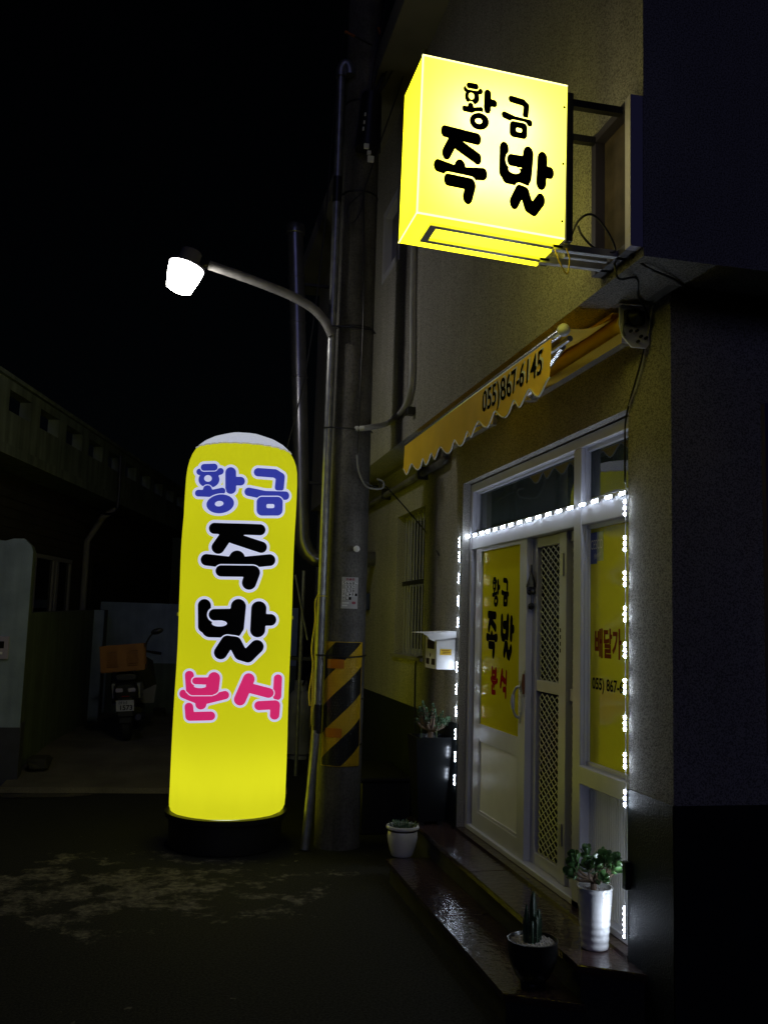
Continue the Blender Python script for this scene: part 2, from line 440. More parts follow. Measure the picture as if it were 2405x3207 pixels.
q = MB(); q.box(7, 7.2, YC, YEND, 0, 6.3); q.box(XU+.1, 7, YEND-.2, YEND, 0.01, 6.29); q.build('rear_wall', stucco, B)
wf = box('window', alu, B, XU+.06, XU+.1, UW[0]+.05, UW[1]-.05, UW[2]+.05, UW[3]-.05)
q = MB(); pierce(q, UW[0], UW[1], UW[2], UW[3], [(UW[0]+.07, UW[1]-.07, UW[2]+.07, UW[3]-.07)], XU-.012, XU+.12); q.build('window_frame', alu, wf)
dark_glass = mat('dark_glass', (.006,.007,.008), .06, spec=.6)
wf.data.materials[0] = dark_glass
# interior seen dimly through the glass
room_m = mat('room_plaster', (.16,.165,.16), .9, var=.1)
q = MB(); q.box(6.5, 6.6, 3.8, 8.6, .3, 3.1); q.box(2.3, 6.5, 3.8, 3.85, .3, 3.1); q.box(2.3, 6.5, 8.55, 8.6, .3, 3.1)
q.box(2.29, 6.6, 3.8, 8.6, .26, .296); q.box(2.29, 6.6, 3.8, 8.6, 3.1, 3.15); q.build('interior_shell', room_m, B)

# window with bars on the far part of the wall
bw = box('barred_window', dark_glass, B, X1+.17, X1+.19, BARW[0], BARW[1], BARW[2], BARW[3])
q = MB(); fr = .05
pierce(q, BARW[0], BARW[1], BARW[2], BARW[3], [(BARW[0]+fr, BARW[1]-fr, BARW[2]+fr, 2.08), (BARW[0]+fr, BARW[1]-fr, 2.13, BARW[3]-fr)], X1+.12, X1+.169)
q.build('window_frame', alu, bw)
q = MB(); q.box(X1-.03, X1+.12, BARW[0]-.04, BARW[1]+.04, BARW[2]-.03, BARW[2]-.002); q.build('sill', soffit_m, bw)
for i in range(9):
    y = BARW[0]+.09+i*(BARW[1]-BARW[0]-.18)/8
    MB().tube([(X1+.07, y, BARW[2]), (X1+.07, y, BARW[3])], .008, 8).build('bar', alu_grey, bw, smooth=True)
q = MB(); q.box(X1+.062, X1+.078, BARW[0], BARW[1], 2.085, 2.125); q.build('crossbar', dark_metal, bw)

# ------------------------------------------------------------------ shopfront
FT, FB = 2.765, .315
YM0, YM1 = PX(1817, 2000, XF)[1], PX(1793, 2000, XF)[1]       # mullion between door and side window
JT = .055
FR0, FR1 = OPEN[0]+.004, OPEN[1]-.004
TB0, TB1 = 2.285, 2.405                                         # transom bar
SB0, SB1 = PX(1812, 2452, XF)[2], PX(1812, 2395, XF)[2]         # sill bar of the side window
D2 = XF+.15
fo = MB()
fo.bbox(XF, D2, FR1-JT, FR1, FB, FT, .004); fo.bbox(XF, D2, FR0-.002, FR0+.03, FB, FT, .004)
fo.bbox(XF, D2, FR0+.03, FR1-JT, FT-.06, FT, .004); fo.bbox(XF, D2, YM0, YM1, FB, FT-.06, .004)
fo.bbox(XF+.002, D2, YM1, FR1-JT, TB0, TB1, .004); fo.bbox(XF+.002, D2, FR0+.03, YM0, TB0, TB1, .004)
fo.bbox(XF-.008, D2, FR0+.03, YM0, SB0, SB1, .004); fo.bbox(XF, D2, FR0+.03, FR1-JT, FB, FB+.035, .004)
FRAME = fo.build('shopfront_frame', alu, B)
# thin inner steps of the extrusions
q = MB()
def inner(y0, y1, z0, z1, x, wd=.018, dp=.03):
    pierce(q, y0, y1, z0, z1, [(y0+wd, y1-wd, z0+wd, z1-wd)], x, x+dp)
inner(YM1, FR1-JT, TB1, FT-.06, XF+.03, .012, .025)
for z0_, z1_ in ((TB1, FT-.06), (SB1, TB0)):
    q.box(XF+.03, XF+.055, FR0+.03, YM0-.009, z1_-.02, z1_-.001); q.box(XF+.03, XF+.055, FR0+.03, YM0-.009, z0_+.001, z0_+.02)
    q.box(XF+.02, XF+.03, YM0-.008, YM0-.0005, z0_, z1_); q.box(XF+.042, XF+.052, YM0-.008, YM0-.0005, z0_, z1_)
q.build('glazing_bead', alu, FRAME)
for z in (2.66, 2.5, 2.22, 2.0, 1.78, 1.5, 1.33, 1.17):
    MB().lathe([(.006, 0), (.006, .002)], (0,0,0), 8, Matrix.Rotation(R(90), 3, 'X')).build('screw', black_ink, FRAME).location = Vector((XF+.018, YM0-.001, z))-B.location
for o in [c for c in FRAME.children if c.name.startswith('screw')]: pass
glz = glass('window_glass', (.62,.7,.66))
GX = XF+.056
tg = box('transom_pane', glz, B, GX, GX+.006, YM1+.001, FR1-JT, TB1, FT-.06)
tg2 = box('transom_pane', glz, B, GX, GX+.006, FR0+.03, YM0-.001, TB1, FT-.06)
# side window: yellow film behind glass, with lettering and a blue round-cornered sticker
sw = box('side_window', yellow_film, B, GX, GX+.008, FR0+.03, YM0-.001, SB1, TB0)
def Fside(off=0.): return lambda y, z: (GX-.0015-off, y, z)
def pxrange(pts, X):
    a = [PX(x, y, X) for x, y in pts]; ys = [p[1] for p in a]; zs = [p[2] for p in a]; return max(ys), min(ys), min(zs), max(zs)
def side_text(s, x0, x1, y0, y1, name, m, off, bold=.0):
    ym = (y0+y1)/2; Ya, Yb = PX(x0, ym, GX)[1], PX(x1, ym, GX)[1]; z1 = PX((x0+x1)/2, y0, GX)[2]; z0 = PX((x0+x1)/2, y1, GX)[2]
    q = text_fit(s, 0, 1, z0, z1, lambda u, v: (GX-.0015-off, Ya+(Yb-Ya)*u, v), bold)
    return q.build(name, m, sw)
side_text('배달가', 1864, 1945, 1972, 2060, 'delivery_lettering', brown_ink, 0, .035)
side_text('055) 867-6', 1855, 1950, 2128, 2176, 'phone_lettering', black_ink, 0, .02)
blue_st = mat('blue_sticker', (.012,.04,.36), .4, coat=.5); grey_st = mat('grey_green_sticker', (.30,.36,.28), .4, coat=.5)
sy = [PX(1849,1720,GX)[1], PX(1869,1720,GX)[1], PX(1889,1720,GX)[1]]; sz0, sz1 = PX(1868,1765,GX)[2], PX(1868,1635,GX)[2]
q = MB(); q.box(GX-.0015, GX-.0005, sy[1], sy[0], sz0, min(sz1, TB0-.04)); q.build('pest_control_sticker', blue_st, sw)
q = MB(); q.box(GX-.0015, GX-.0005, sy[2], sy[1]-.0005, sz0+.012, min(sz1, TB0-.04)); q.build('pest_control_sticker', grey_st, sw)
zt = min(sz1, TB0-.04)
text_fit('CESCO', 0, 1, zt-.09, zt-.04, lambda u, v: (GX-.0022, sy[0]-.006+(sy[2]-sy[0]+.012)*u, v)).build('sticker_lettering', white_ink, sw)
text_fit('Members', 0, 1, zt-.145, zt-.115, lambda u, v: (GX-.0022, (sy[0]+sy[1])/2-.01+(sy[2]-sy[0])*.5*u, v+.02*u)).build('sticker_lettering', white_ink, sw)
# corrugated panel under the window
q = MB(); y0, y1 = FR0+.03, YM0-.001; pr = []; y = y0
while y < y1-.024:
    pr += [(XF+.05, y), (XF+.05, y+.017), (XF+.06, y+.019), (XF+.06, y+.022)]; y += .024
pr.append((XF+.05, y1)); n = len(pr)-1
V = [(x, y, FB+.035) for x, y in pr]+[(x, y, SB0) for x, y in pr]; q.add(V, [(i, i+1, n+2+i, n+1+i) for i in range(n)])
q.build('ribbed_panel', white_paint, B)

# left door leaf
LX = XF+.02
dl1, dl0 = PX(1487, 2000, LX)[1], PX(1646, 2000, LX)[1]
lz0, lz1 = FB+.036, TB0-.002
py1, py0 = PX(1503, 2000, LX)[1], PX(1625, 2000, LX)[1]; pz1 = PX(1560, 1717, LX)[2]; pz0 = PX(1560, 2288, LX)[2]
q = MB(); pierce(q, dl0, dl1, lz0, lz1, [(py0, py1, pz0, pz1), (py0, py1, lz0+.11, pz0-.10)], LX, LX+.04)
DOOR = q.build('door', alu, B)
box('lower_panel', white_paint, DOOR, LX+.012, LX+.03, py0-.002, py1+.002, lz0+.1, pz0-.09)
q = MB(); pierce(q, py0, py1, lz0+.11, pz0-.10, [(py0+.018, py1-.018, lz0+.128, pz0-.118)], LX+.004, LX+.014); q.build('panel_bead', alu, DOOR)
box('window_panel', door_film, DOOR, LX+.012, LX+.02, py0-.002, py1+.002, pz0-.002, pz1+.002)
def place_plane(g, x0, x1, y0, y1, X):
    """glyph box from photo extents onto plane X"""
    ym = (y0+y1)/2; xm = (x0+x1)/2; Ya, Yb = PX(x0, ym, X)[1], PX(x1, ym, X)[1]; za, zb = PX(xm, y0, X)[2], PX(xm, y1, X)[2]
    gx0, gx1, gy0, gy1 = G[g][0]
    return lambda x, y: (X, Ya+(Yb-Ya)*(x-gx0)/(gx1-gx0), za+(zb-za)*(y-gy0)/(gy1-gy0))
rs = .226
for g, a, b, c, d, mm in (('hwang',268,380,208,625,black_ink),('geum',395,500,210,620,black_ink),('jok',185,347,670,1345,black_ink),('bal',383,575,712,1372,black_ink),('bun',247,347,1440,1850,red_ink),('sik',372,470,1475,1895,red_ink)):
    glyph_mesh(g, place_plane(g, 1480+a*rs, 1480+b*rs, 1760+c*rs, 1760+d*rs, LX+.0105), 12.).build('letter', mm, DOOR)
def pull(y, z0, z1, parent, X, m_grip):
    q = MB(); zm_ = (z0+z1)/2
    q.tube(spline([(X-.002, y, z1), (X-.02, y+.004, z1-.006), (X-.034, y+.01, z1-.03), (X-.04, y+.012, z1-.06), (X-.041, y+.012, zm_), (X-.04, y+.012, z0+.06), (X-.034, y+.01, z0+.03), (X-.02, y+.004, z0+.006), (X-.002, y, z0)], 4), .008, 8)
    h = q.build('handle', alu_grey, parent, smooth=True)
    for zz in (z0, z1): box('handle_plate', alu_grey, parent, X-.004, X-.0003, y-.014, y+.014, zz-.033, zz+.033)
    MB().tube([(X-.04, y+.012, z0+.05), (X-.043, y+.012, (z0+z1)/2), (X-.04, y+.012, z1-.05)], [.011,.014,.011], 10).build('handle_grip', m_grip, parent, smooth=True)
hy = PX(1628, 2140, LX)[1]
pull(hy, PX(1628, 2248, LX)[2], PX(1628, 2150, LX)[2], DOOR, LX, alu)

# sliding door with expanded mesh
KX = XF+.06
k1, k0 = PX(1656, 2000, KX)[1], PX(1792, 2000, KX)[1]
ka, kb = PX(1755, 2000, KX)[1], PX(1778, 2000, KX)[1]        # meeting stile
m1 = PX(1679, 2000, KX)[1]
zc0, zc1 = PX(1720, 2172, KX)[2], PX(1720, 2135, KX)[2]
q = MB(); q.bbox(KX, KX+.035, m1, k1, lz0, lz1, .003); q.bbox(KX-.012, KX+.035, kb, ka, lz0, lz1, .003)
q.bbox(KX+.002, KX+.033, ka, m1, lz1-.06, lz1, .003); q.bbox(KX+.002, KX+.033, ka, m1, lz0, lz0+.07, .003); q.bbox(KX+.002, KX+.033, ka, m1, zc0, zc1, .003)
q.bbox(KX+.006, KX+.03, k0, kb, zc0-.02, zc1-.02, .003); q.bbox(KX+.006, KX+.03, k0, kb, lz0, lz0+.07, .003); q.bbox(KX+.006, KX+.03, k0, kb, lz1-.06, lz1, .003)
MDOOR = q.build('sliding_door', alu, B)
def exmesh(y0, y1, z0, z1, x, pw=.074, ph=.044, t=.005):
    q = MB(); ny = int((y1-y0)/pw)+1; nz = int((z1-z0)/ph)+1
    for j in range(nz*2):
        for i in range(ny+1):
            yc = y0+i*pw; zc = z0+j*ph/2; sgn = 1 if j % 2 == 0 else -1
            for s in (1, -1):
                a = (yc+(0 if sgn > 0 else pw/2), zc); b = (a[0]+s*pw/2, zc+ph/2)
                if not (y0 <= min(a[0], b[0]) and max(a[0], b[0]) <= y1+.001 and b[1] <= z1): continue
                w_ = .0045
                q.add([(x,a[0],a[1]-w_),(x+t,a[0],a[1]+w_*.3),(x+t,b[0],b[1]+w_*.3),(x,b[0],b[1]-w_),(x+.0015,a[0],a[1]+w_),(x+.0015,b[0],b[1]+w_)],
                      [(0,3,5,4),(4,5,2,1),(0,1,2,3)])
    return q
for a, b, c, d in ((ka, m1, zc1, lz1-.06), (ka, m1, lz0+.07, zc0), (k0, kb, zc1-.02, lz1-.06), (k0, kb, lz0+.07, zc0-.02)):
    o = exmesh(a, b, c, d, KX+.012).build('expanded_mesh', mat('mesh_grey', (.36,.36,.40), .4, .5), MDOOR); o['kind'] = 'stuff'
box('glass_pane', glz, MDOOR, KX+.045, KX+.05, k0, k1, lz0, lz1)
q = MB()
for i in range(4): q.box(KX-.0135, KX-.0125, ka-.03, ka-.018, 1.60+i*.038, 1.622+i*.038)
q.build('vent_slot', black_ink, MDOOR)
lk = (ka+kb)/2
box('latch', alu_grey, MDOOR, KX-.02, KX-.0125, lk-.018, lk+.018, 2.03, 2.16, b=.003)
box('latch', alu_grey, MDOOR, KX-.02, KX-.0125, lk-.018, lk+.018, .55, .67, b=.003)
wood = mat('brown_wood', (.18,.06,.02), .5)
pull((m1+k1)/2+.02, 1.28, 1.5, MDOOR, KX, wood)
# wind chime on the sliding door
wc = (KX-.02, (m1+k1)/2-.02)
q = MB(); q.lathe([(.002,-.1),(.002,-.001),(.035,0),(.03,.02),(.006,.09),(.004,.14)], (wc[0], wc[1], 1.98), 8); q.tube([(wc[0], wc[1]-.03, 1.95), (wc[0], wc[1]+.03, 1.95)], .004, 5); q.sphere((wc[0], wc[1]-.03, 1.95), .017, 8, 6); q.sphere((wc[0], wc[1]+.03, 1.95), .017, 8, 6); q.sphere((wc[0], wc[1], 1.865), .022, 6, 4)
tag(q.build('door_bell', dark_metal), 'small dark hanging bell on the sliding mesh door', 'bell')
# added bowls and framed board stand in for reflections in the door glass
q = MB(); q.box(3.2, 3.5, 4.4, 8.0, 1.55, 1.58); q.box(3.2, 3.5, 4.4, 8.0, 1.08, 1.11); 
for y in (4.4, 6.2, 7.97): q.box(3.2, 3.5, y, y+.03, .297, 1.55)
tag(q.build('shelf', white_paint), 'white open shelf seen dimly inside through the mesh door', 'shelf')
for i in range(6):
    o = MB().lathe([(.03,0),(.05,.03),(.055,.07),(.05,.068),(.02,.02)], (3.3, 5.6+i*.22, 1.581), 14).build('bowl', white_paint, smooth=True)
    tag(o, 'white bowl on the shelf inside, behind the mesh door', 'bowl', 'bowls on the inside shelf')
q = MB(); pierce(q, 5.2, 7.2, 1.85, 2.6, [(5.25, 7.15, 1.9, 2.55)], 6.44, 6.49); fr_ = q.build('menu_board', yellow_film)
tag(fr_, 'yellow framed board on the back wall inside the shop', 'board'); box('board_face', white_paint, fr_, 6.46, 6.485, 5.25, 7.15, 1.9, 2.55)
# ventilation fan behind the transom
vy, vz = PX(1590, 1610, XF+.3)[1:]
VF = thing('ventilation_fan', 'dim square ventilation fan behind the transom pane above the yellow door', 'fan', (XF+.3, vy, vz))
q = MB(); pierce(q, vy-.26, vy+.26, vz-.16, vz+.17, [(vy-.15, vy+.15, vz-.13, vz+.14)], XF+.3, XF+.36); q.build('housing', room_m, VF)
q = MB()
for k in range(5):
    a = k*2*math.pi/5; q.add([(XF+.33, vy, vz), (XF+.345, vy+.14*math.cos(a), vz+.13*math.sin(a)), (XF+.325, vy+.14*math.cos(a+.8), vz+.13*math.sin(a+.8))], [(0,1,2)])
q.build('blade', mat('fan_grey', (.3,.32,.32), .5), VF)

# ------------------------------------------------------------------ entrance steps
ST = thing('entrance_steps', 'two dark polished granite steps in front of the shop door', 'steps', (1.8, 5.2, 0))
def slab(name, poly, z0, z1): 
    q = MB(); n = len(poly); c = np.mean(poly, axis=0); b = .006
    inn = [tuple(np.array(p)+(c-np.array(p))/np.linalg.norm(c-np.array(p))*b) for p in poly]
    q.add([(x,y,z0) for x,y in poly]+[(x,y,z1-b) for x,y in poly]+[(x,y,z1) for x,y in inn],
          [tuple(range(n))[::-1], tuple(range(2*n,3*n))]+[(i,(i+1)%n,n+(i+1)%n,n+i) for i in range(n)]+[(n+i,n+(i+1)%n,2*n+(i+1)%n,2*n+i) for i in range(n)])
    return q.build(name, granite, ST)
def seg(xa, xb, ya0, ya1, yb0, yb1): return [(xa,ya0),(xb,ya1),(xb,yb1),(xa,yb0)]
gap = .003
for (ya, yc), (yb, yd) in (((3.90, 3.745), (5.4, 5.4)), ((5.4+gap, 5.4+gap), (6.95, 6.95))):
    slab('step_slab', [(1.775, ya), (2.022, yc), (2.022, yd), (1.775, yb)], .268, .30)
for (ya, yc), (yb, yd) in (((4.03, 3.86), (5.1, 5.1)), ((5.1+gap, 5.1+gap), (6.34, 6.34))):
    slab('step_slab', [(1.485, ya), (1.795, yc), (1.795, yd), (1.485, yb)], .118, .15)
MB().prism([(1.80,3.925),(2.025,3.78),(2.025,6.93),(1.80,6.93)], 0, .2675).build('riser', riser_m, ST)
MB().prism([(1.51,4.055),(1.799,3.89),(1.799,6.32),(1.51,6.32)], 0, .1175).build('riser', riser_m, ST)
box('threshold', granite, ST, 2.0225, 2.28, OPEN[0]+.002, OPEN[1]-.002, .27, .3155)

# ------------------------------------------------------------------ awning
AX, AZ = 1.655, PX(1762, 1035, 1.655)[2]
AY0, AY1 = PX(1762, 1035, AX)[1], PX(1275, 1378, AX)[1]
A = thing('awning', 'half rolled yellow fabric awning with scalloped valance and phone number', 'awning', (X1, (AY0+AY1)/2, 3.1))
PYE = 3.75
alu_rail = mat('polished_rail', (.6,.6,.62), .22, .9)
q = MB(); q.tube([(AX, AY0, AZ), (AX, AY1, AZ)], .021, 12); q.tube([(AX+.04, AY0+.01, AZ-.03), (AX+.04, AY1, AZ-.03)], .014, 8); q.build('front_bar', alu_rail, A, smooth=True)
MB().sphere((AX, AY0-.008, AZ), .03, 14, 10).build('end_cap', white_paint, A, smooth=True)
RX, RZ = X1-.07, 3.148
MB().tube([(RX, PYE+.06, RZ), (RX, AY1, RZ)], .045, 14).build('fabric_roll', awn_m, A, smooth=True)
# fabric from roll to bar: sags and gathers towards the plate
q = MB(); n, mN = 24, 10; V = []
for i in range(n+1):
    t = i/n; y = PYE+.07+(AY1-PYE-.07)*t
    for j in range(mN+1):
        s = j/mN; sag = -.035*math.sin(math.pi*s)*(1+.4*math.sin(t*23))
        V.append((RX-.02+(AX-RX+.02)*s, y+(AY0+.02-(PYE+.07))*s*(1-t), RZ+.045+(AZ+.02-RZ-.045)*s+sag))
q.add(V, [(i*(mN+1)+j, (i+1)*(mN+1)+j, (i+1)*(mN+1)+j+1, i*(mN+1)+j+1) for i in range(n) for j in range(mN)]); q.build('fabric', awn_m, A, smooth=True)
# cover flap above the roll, below the overhang
q = MB(); V = []
for i in range(13):
    y = PYE+.05+(AY1-PYE-.05)*i/12
    V += [(X1-.005, y, 3.19), (RX-.075, y, 3.185+.006*math.sin(i*2)), (RX-.085, y, 3.16)]
q.add(V, [(i*3+j, i*3+j+1, i*3+j+4, i*3+j+3) for i in range(12) for j in (0,1)]); q.build('roll_cover', awn_m, A)
armY = PX(1668, 1245, X1-.09)[1]
for ya, yb, yc in ((PYE+.02, armY, AY0+.12), (AY1-.05, AY1-1.15, AY1-.15)):
    q = MB(); q.box(X1-.115, X1-.07, min(ya,yb), max(ya,yb), 3.035, 3.085); q.build('folding_arm', alu_rail, A)
    MB().lathe([(.036,3.028),(.036,3.09)], (X1-.1, yb, 0), 12).build('arm_elbow', alu_rail, A, smooth=True)
    MB().tube([(X1-.12, yb, 3.06), (AX+.05, yc, AZ-.035)], .018, 8).build('fore_arm', alu_rail, A, smooth=True)
# valance with wavy lower edge
VB = PX(1253, 1495, AX)[2]-.04; VT = AZ-.008; VX = AX-.018
vy0, vy1 = PX(1738, 1060, AX)[1], AY1
def vx(y, z): 
    t = (VT-z)/(VT-VB); return VX+.012*t*math.sin(y*7.3)+.006*t*math.sin(y*17+1)
nsc = 11; q = MB(); V = []; n = 192; mN = 6
def vb(y):
    ph = (vy1-y)/(vy1-vy0)*nsc; c = .5-.5*math.cos(2*math.pi*ph); return VB+.066-.062*(c**.75)+.008*math.sin(y*3.1)
for i in range(n+1):
    y = vy0+(vy1-vy0)*i/n; zb = vb(y)
    for j in range(mN+1):
        z = VT+(zb-VT)*j/mN; V.append((vx(y, z), y, z))
q.add(V, [(i*(mN+1)+j, (i+1)*(mN+1)+j, (i+1)*(mN+1)+j+1, i*(mN+1)+j+1) for i in range(n) for j in range(mN)])
VAL = q.build('valance', awn_m, A, smooth=True)
q = MB()
q.tube([(vx(y, vb(y))-.001, y, vb(y)) for y in np.linspace(vy0, vy1, n+1)], .0045, 5); q.build('edge_trim', white_ink, VAL, smooth=True)
def vconv(off):
    ya, yb = PX(1513, 1250, VX)[1], PX(1700, 1150, VX)[1]
    def f(u, v):
        y = ya+(yb-ya)*u; z = VB+.070+(VT-VB-.095)*v; return (vx(y, z)-off, y, z)
    return f
text_fit('055)867-6145', .02, 1.02, .05, 1.06, vconv(.0015), .0).build('lettering_shade', white_ink, VAL)
text_fit('055)867-6145', 0, 1, 0, 1, vconv(.003), .012).build('lettering', black_ink, VAL)
# motor / end plate by the corner
plate_m = mat('white_enamel', (.70,.69,.82), .35)
pc = [PX(1940, 935, X1-.09), PX(2032, 1085, X1-.09)]
pl = PYE-.0
q = MB(); yB = 3.78; zA, zB = 3.005, 3.198
poly = [(X1-.15,zB-.01),(X1-.14,zB),(X1-.004,zB),(X1-.004,zA+.02),(X1-.02,zA),(X1-.09,zA),(X1-.135,zA+.045),(X1-.15,zA+.1)]
q.prismy(poly, yB-.06, yB-.05)
q.build('end_plate', plate_m, A)
q = MB(); q.lathe([(.038,0),(.038,.03),(.02,.045),(.01,.06)], (X1-.085, yB-.062, zB-.06), 12, Matrix.Rotation(R(90), 3, 'X')); q.box(X1-.13, X1-.04, yB-.085, yB-.0605, zB-.09, zB-.03)
q.build('gear_motor', dark_metal, A, smooth=True)
for dx, dz in ((-.07,.075),(-.05,.05),(-.1,.07),(-.065,.025),(-.025,.045)):
    MB().lathe([(.007,0),(.007,.015)], (X1+dx, yB-.062, zA+dz), 8, Matrix.Rotation(R(90), 3, 'X')).build('bolt', dark_metal, A)
MB().tube(spline([(X1-.13,yB-.07,zB-.08),(X1-.145,yB-.075,zB-.12),(X1-.13,yB-.07,zB-.15)],4), .007, 6).build('crank_hook', steel, A, smooth=True)

# ------------------------------------------------------------------ projecting light box
PS = thing('projecting_sign', 'glowing yellow light box sign with black lettering projecting from upper wall', 'sign', (XU, 3.42, 3.2))
SX0, SX1, SZ0, SZ1, SY0, SY1 = .822, 1.425, 3.293, 3.938, 3.27, 3.565
TILT = R(2.9)
def sg(x, y, z):   # slight droop of the box on its bracket
    dx = x-SX0; return (SX0+dx*math.cos(TILT)-(z-SZ1)*-.012, y, z-dx*math.tan(TILT))
def sbox(q, x0, x1, y0, y1, z0, z1):
    n = len(q.v); q.box(x0, x1, y0, y1, z0, z1); q.v[n:] = [sg(*p) for p in q.v[n:]]; return q
yel = lit_sheet('lit_yellow_acrylic', (1.0, .93, .010), 1.1, (.85, .82, .36))
yel2 = lit_sheet('lit_yellow_side', (1.0, .93, .010), 1.9, (.85, .82, .05)); yel3 = lit_sheet('dim_yellow_end', (1.0, .90, .42), .85, (.2, .18, .08))
def sheetq(name, pts): MB().add([sg(*p) for p in pts], [(0,1,2,3)]).build(name, yel if name == 'sign_face' else yel2, PS)
def sheetq2(name, pts): MB().add([sg(*p) for p in pts], [(0,1,2,3)]).build(name, yel3, PS)
sheetq('sign_face', [(SX0,SY0,SZ0),(SX1,SY0,SZ0),(SX1,SY0,SZ1),(SX0,SY0,SZ1)]); sheetq('sign_face', [(SX1,SY1,SZ0),(SX0,SY1,SZ0),(SX0,SY1,SZ1),(SX1,SY1,SZ1)])
sheetq('side_panel', [(SX0,SY1,SZ0),(SX0,SY0,SZ0),(SX0,SY0,SZ1),(SX0,SY1,SZ1)]); sheetq2('end_plate', [(SX1,SY0,SZ0),(SX1,SY1,SZ0),(SX1,SY1,SZ1),(SX1,SY0,SZ1)])
sheetq('bottom_panel', [(SX0,SY1,SZ0),(SX1,SY1,SZ0),(SX1,SY0,SZ0),(SX0,SY0,SZ0)]); sheetq2('top_plate', [(SX0,SY0,SZ1),(SX1,SY0,SZ1),(SX1,SY1,SZ1),(SX0,SY1,SZ1)])
trim = lit_sheet('lit_seam', (1, .97, .55), 1.0, (1, .97, .7)); sm = .0035
q = MB()
sbox(q, SX0-.002, SX0+sm, SY0-.002, SY0+sm, SZ0-.002, SZ1+.002); sbox(q, SX0+sm, SX1, SY0-.002, SY0+sm, SZ0-.002, SZ0+sm); sbox(q, SX0+sm, SX1, SY0-.002, SY0+sm, SZ1-sm, SZ1+.002)
sbox(q, SX0-.002, SX0+sm*.5, SY0+sm, SY1, SZ0-.002, SZ0+sm*.5); q.build('corner_seam', trim, PS)
def sign_glyph(g, x0, x1, y0, y1):
    gx0, gx1, gy0, gy1 = G[g][0]; k = .5425; s = .205
    # extents in the enlarged view, slope of the face taken out
    def to(x, y): 
        p = PY(1200+x*k, 100+y*k, SY0-.003); return p
    c = to((x0+x1)/2, (y0+y1)/2); wx = to(x1, (y0+y1)/2)[0]-to(x0, (y0+y1)/2)[0]
    h = to((x0+x1)/2, y0)[2]-to((x0+x1)/2, y1)[2]; h -= abs(wx)*math.tan(TILT)*.6
    return lambda x, y: (c[0]+wx*((x-gx0)/(gx1-gx0)-.5)+.012*(y-(gy0+gy1)/2)/(gy1-gy0)*-h, SY0-.003, c[2]-h*((y-gy0)/(gy1-gy0)-.5)-wx*((x-gx0)/(gx1-gx0)-.5)*math.tan(TILT)*1.0)
for g, a, b, c, d in (('hwang',453,660,300,572),('geum',680,864,368,616),('jok',290,606,548,996),('bal',664,986,652,1063)):
    glyph_mesh(g, sign_glyph(g, a, b, c, d), 8., None, 2.).build('letter', black_ink, PS)
# frame and bracket
alu_b = mat('bracket_paint', (.48,.45,.58), .45)
q = MB()
sbox(q, SX0+.10, SX1+.02, SY0+.06, SY0+.085, SZ0-.012, SZ0-.0005); sbox(q, SX0+.10, SX1+.02, SY0+.20, SY0+.225, SZ0-.012, SZ0-.0005); sbox(q, SX0+.07, SX0+.10, SY0+.06, SY0+.225, SZ0-.012, SZ0-.0005)
q.build('bottom_rail', alu_grey, PS)
q = MB(); zr = SZ0-(SX1-SX0)*math.tan(TILT)
q.box(SX1-.03, XU-.005, SY0+.06, SY0+.085, zr-.02, zr+.008); q.box(SX1-.03, XU-.005, SY0+.20, SY0+.225, zr-.02, zr+.008)
q.box(SX1+.05, XU-.06, SY0+.13, SY0+.15, zr-.015, zr+.0)
q.build('bracket_rail', steel, PS)
q = MB(); zt_ = SZ1-(SX1-SX0)*math.tan(TILT)
q.box(SX1+.002, SX1+.03, SY0+.01, SY0+.04, zr-.0, zt_-.02); q.box(SX1+.002, SX1+.03, SY1-.04, SY1-.01, zr, zt_-.02)
for y in (SY0+.01, SY1-.04): q.box(SX1+.03, XU-.05, y, y+.03, zt_-.075, zt_-.045)
q.build('support_frame', dark_metal, PS)
q = MB(); q.box(XU-.055, XU-.001, SY0-.06, SY0-.015, zr-.02, zt_-.03); q.build('wall_post', alu_b, PS)
q = MB(); q.box(XU-.055, XU-.001, SY1-.04, SY1, zr-.02, zt_-.03); q.box(XU-.055, XU-.001, SY0-.015, SY1-.04, zt_-.07, zt_-.035); q.box(XU-.05, XU-.002, SY0-.015, SY1-.04, zr-.02, zr+.01); q.build('wall_post', mat('dark_violet_paint', (.035,.03,.05), .5), PS)  # far post and bars: bracket paint darkened to hold their shade
box('back_plate', mat('rusty_plate', (.05,.035,.026), .85, var=.6, vscale=9), PS, XU-.012, XU-.001, SY0-.014, SY1-.041, zr+.011, zt_-.071)  # added sheet puts the darkness between the posts into colour, with rusty mottle
q = MB()
for i in range(3): q.lathe([(.005,0),(.005,.002)], sg(SX1-.012, SY0-.001, SZ0+.07+i*.24), 8, Matrix.Rotation(R(90), 3, 'X'))
q.build('screw', black_ink, PS)
for dx in (-.09, .09):     # lamps inside the box
    for z in (-.11, .11):
        l = bpy.data.lights.new('sign_tube', 'POINT'); l.energy = 1.5; l.shadow_soft_size = .05; l.color = (1, .96, .85)
        o = bpy.data.objects.new('sign_tube', l); C.objects.link(o); o.parent = PS; o.location = Vector(((SX0+SX1)/2+dx, SY0+.12, (SZ0+SZ1)/2-.015+z))-PS.location
zb_ = zr-.01
wire('sign_cable', 'black cable looping above the light box bracket', [(1.47,3.36,zb_+.02),(1.50,3.33,zb_+.12),(1.56,3.32,zb_+.15),(1.63,3.32,zb_+.08),(1.66,3.33,zb_+.01),(1.58,3.34,zb_+.02),(1.52,3.33,zb_+.06),(1.50,3.33,zb_+.1)], .005)
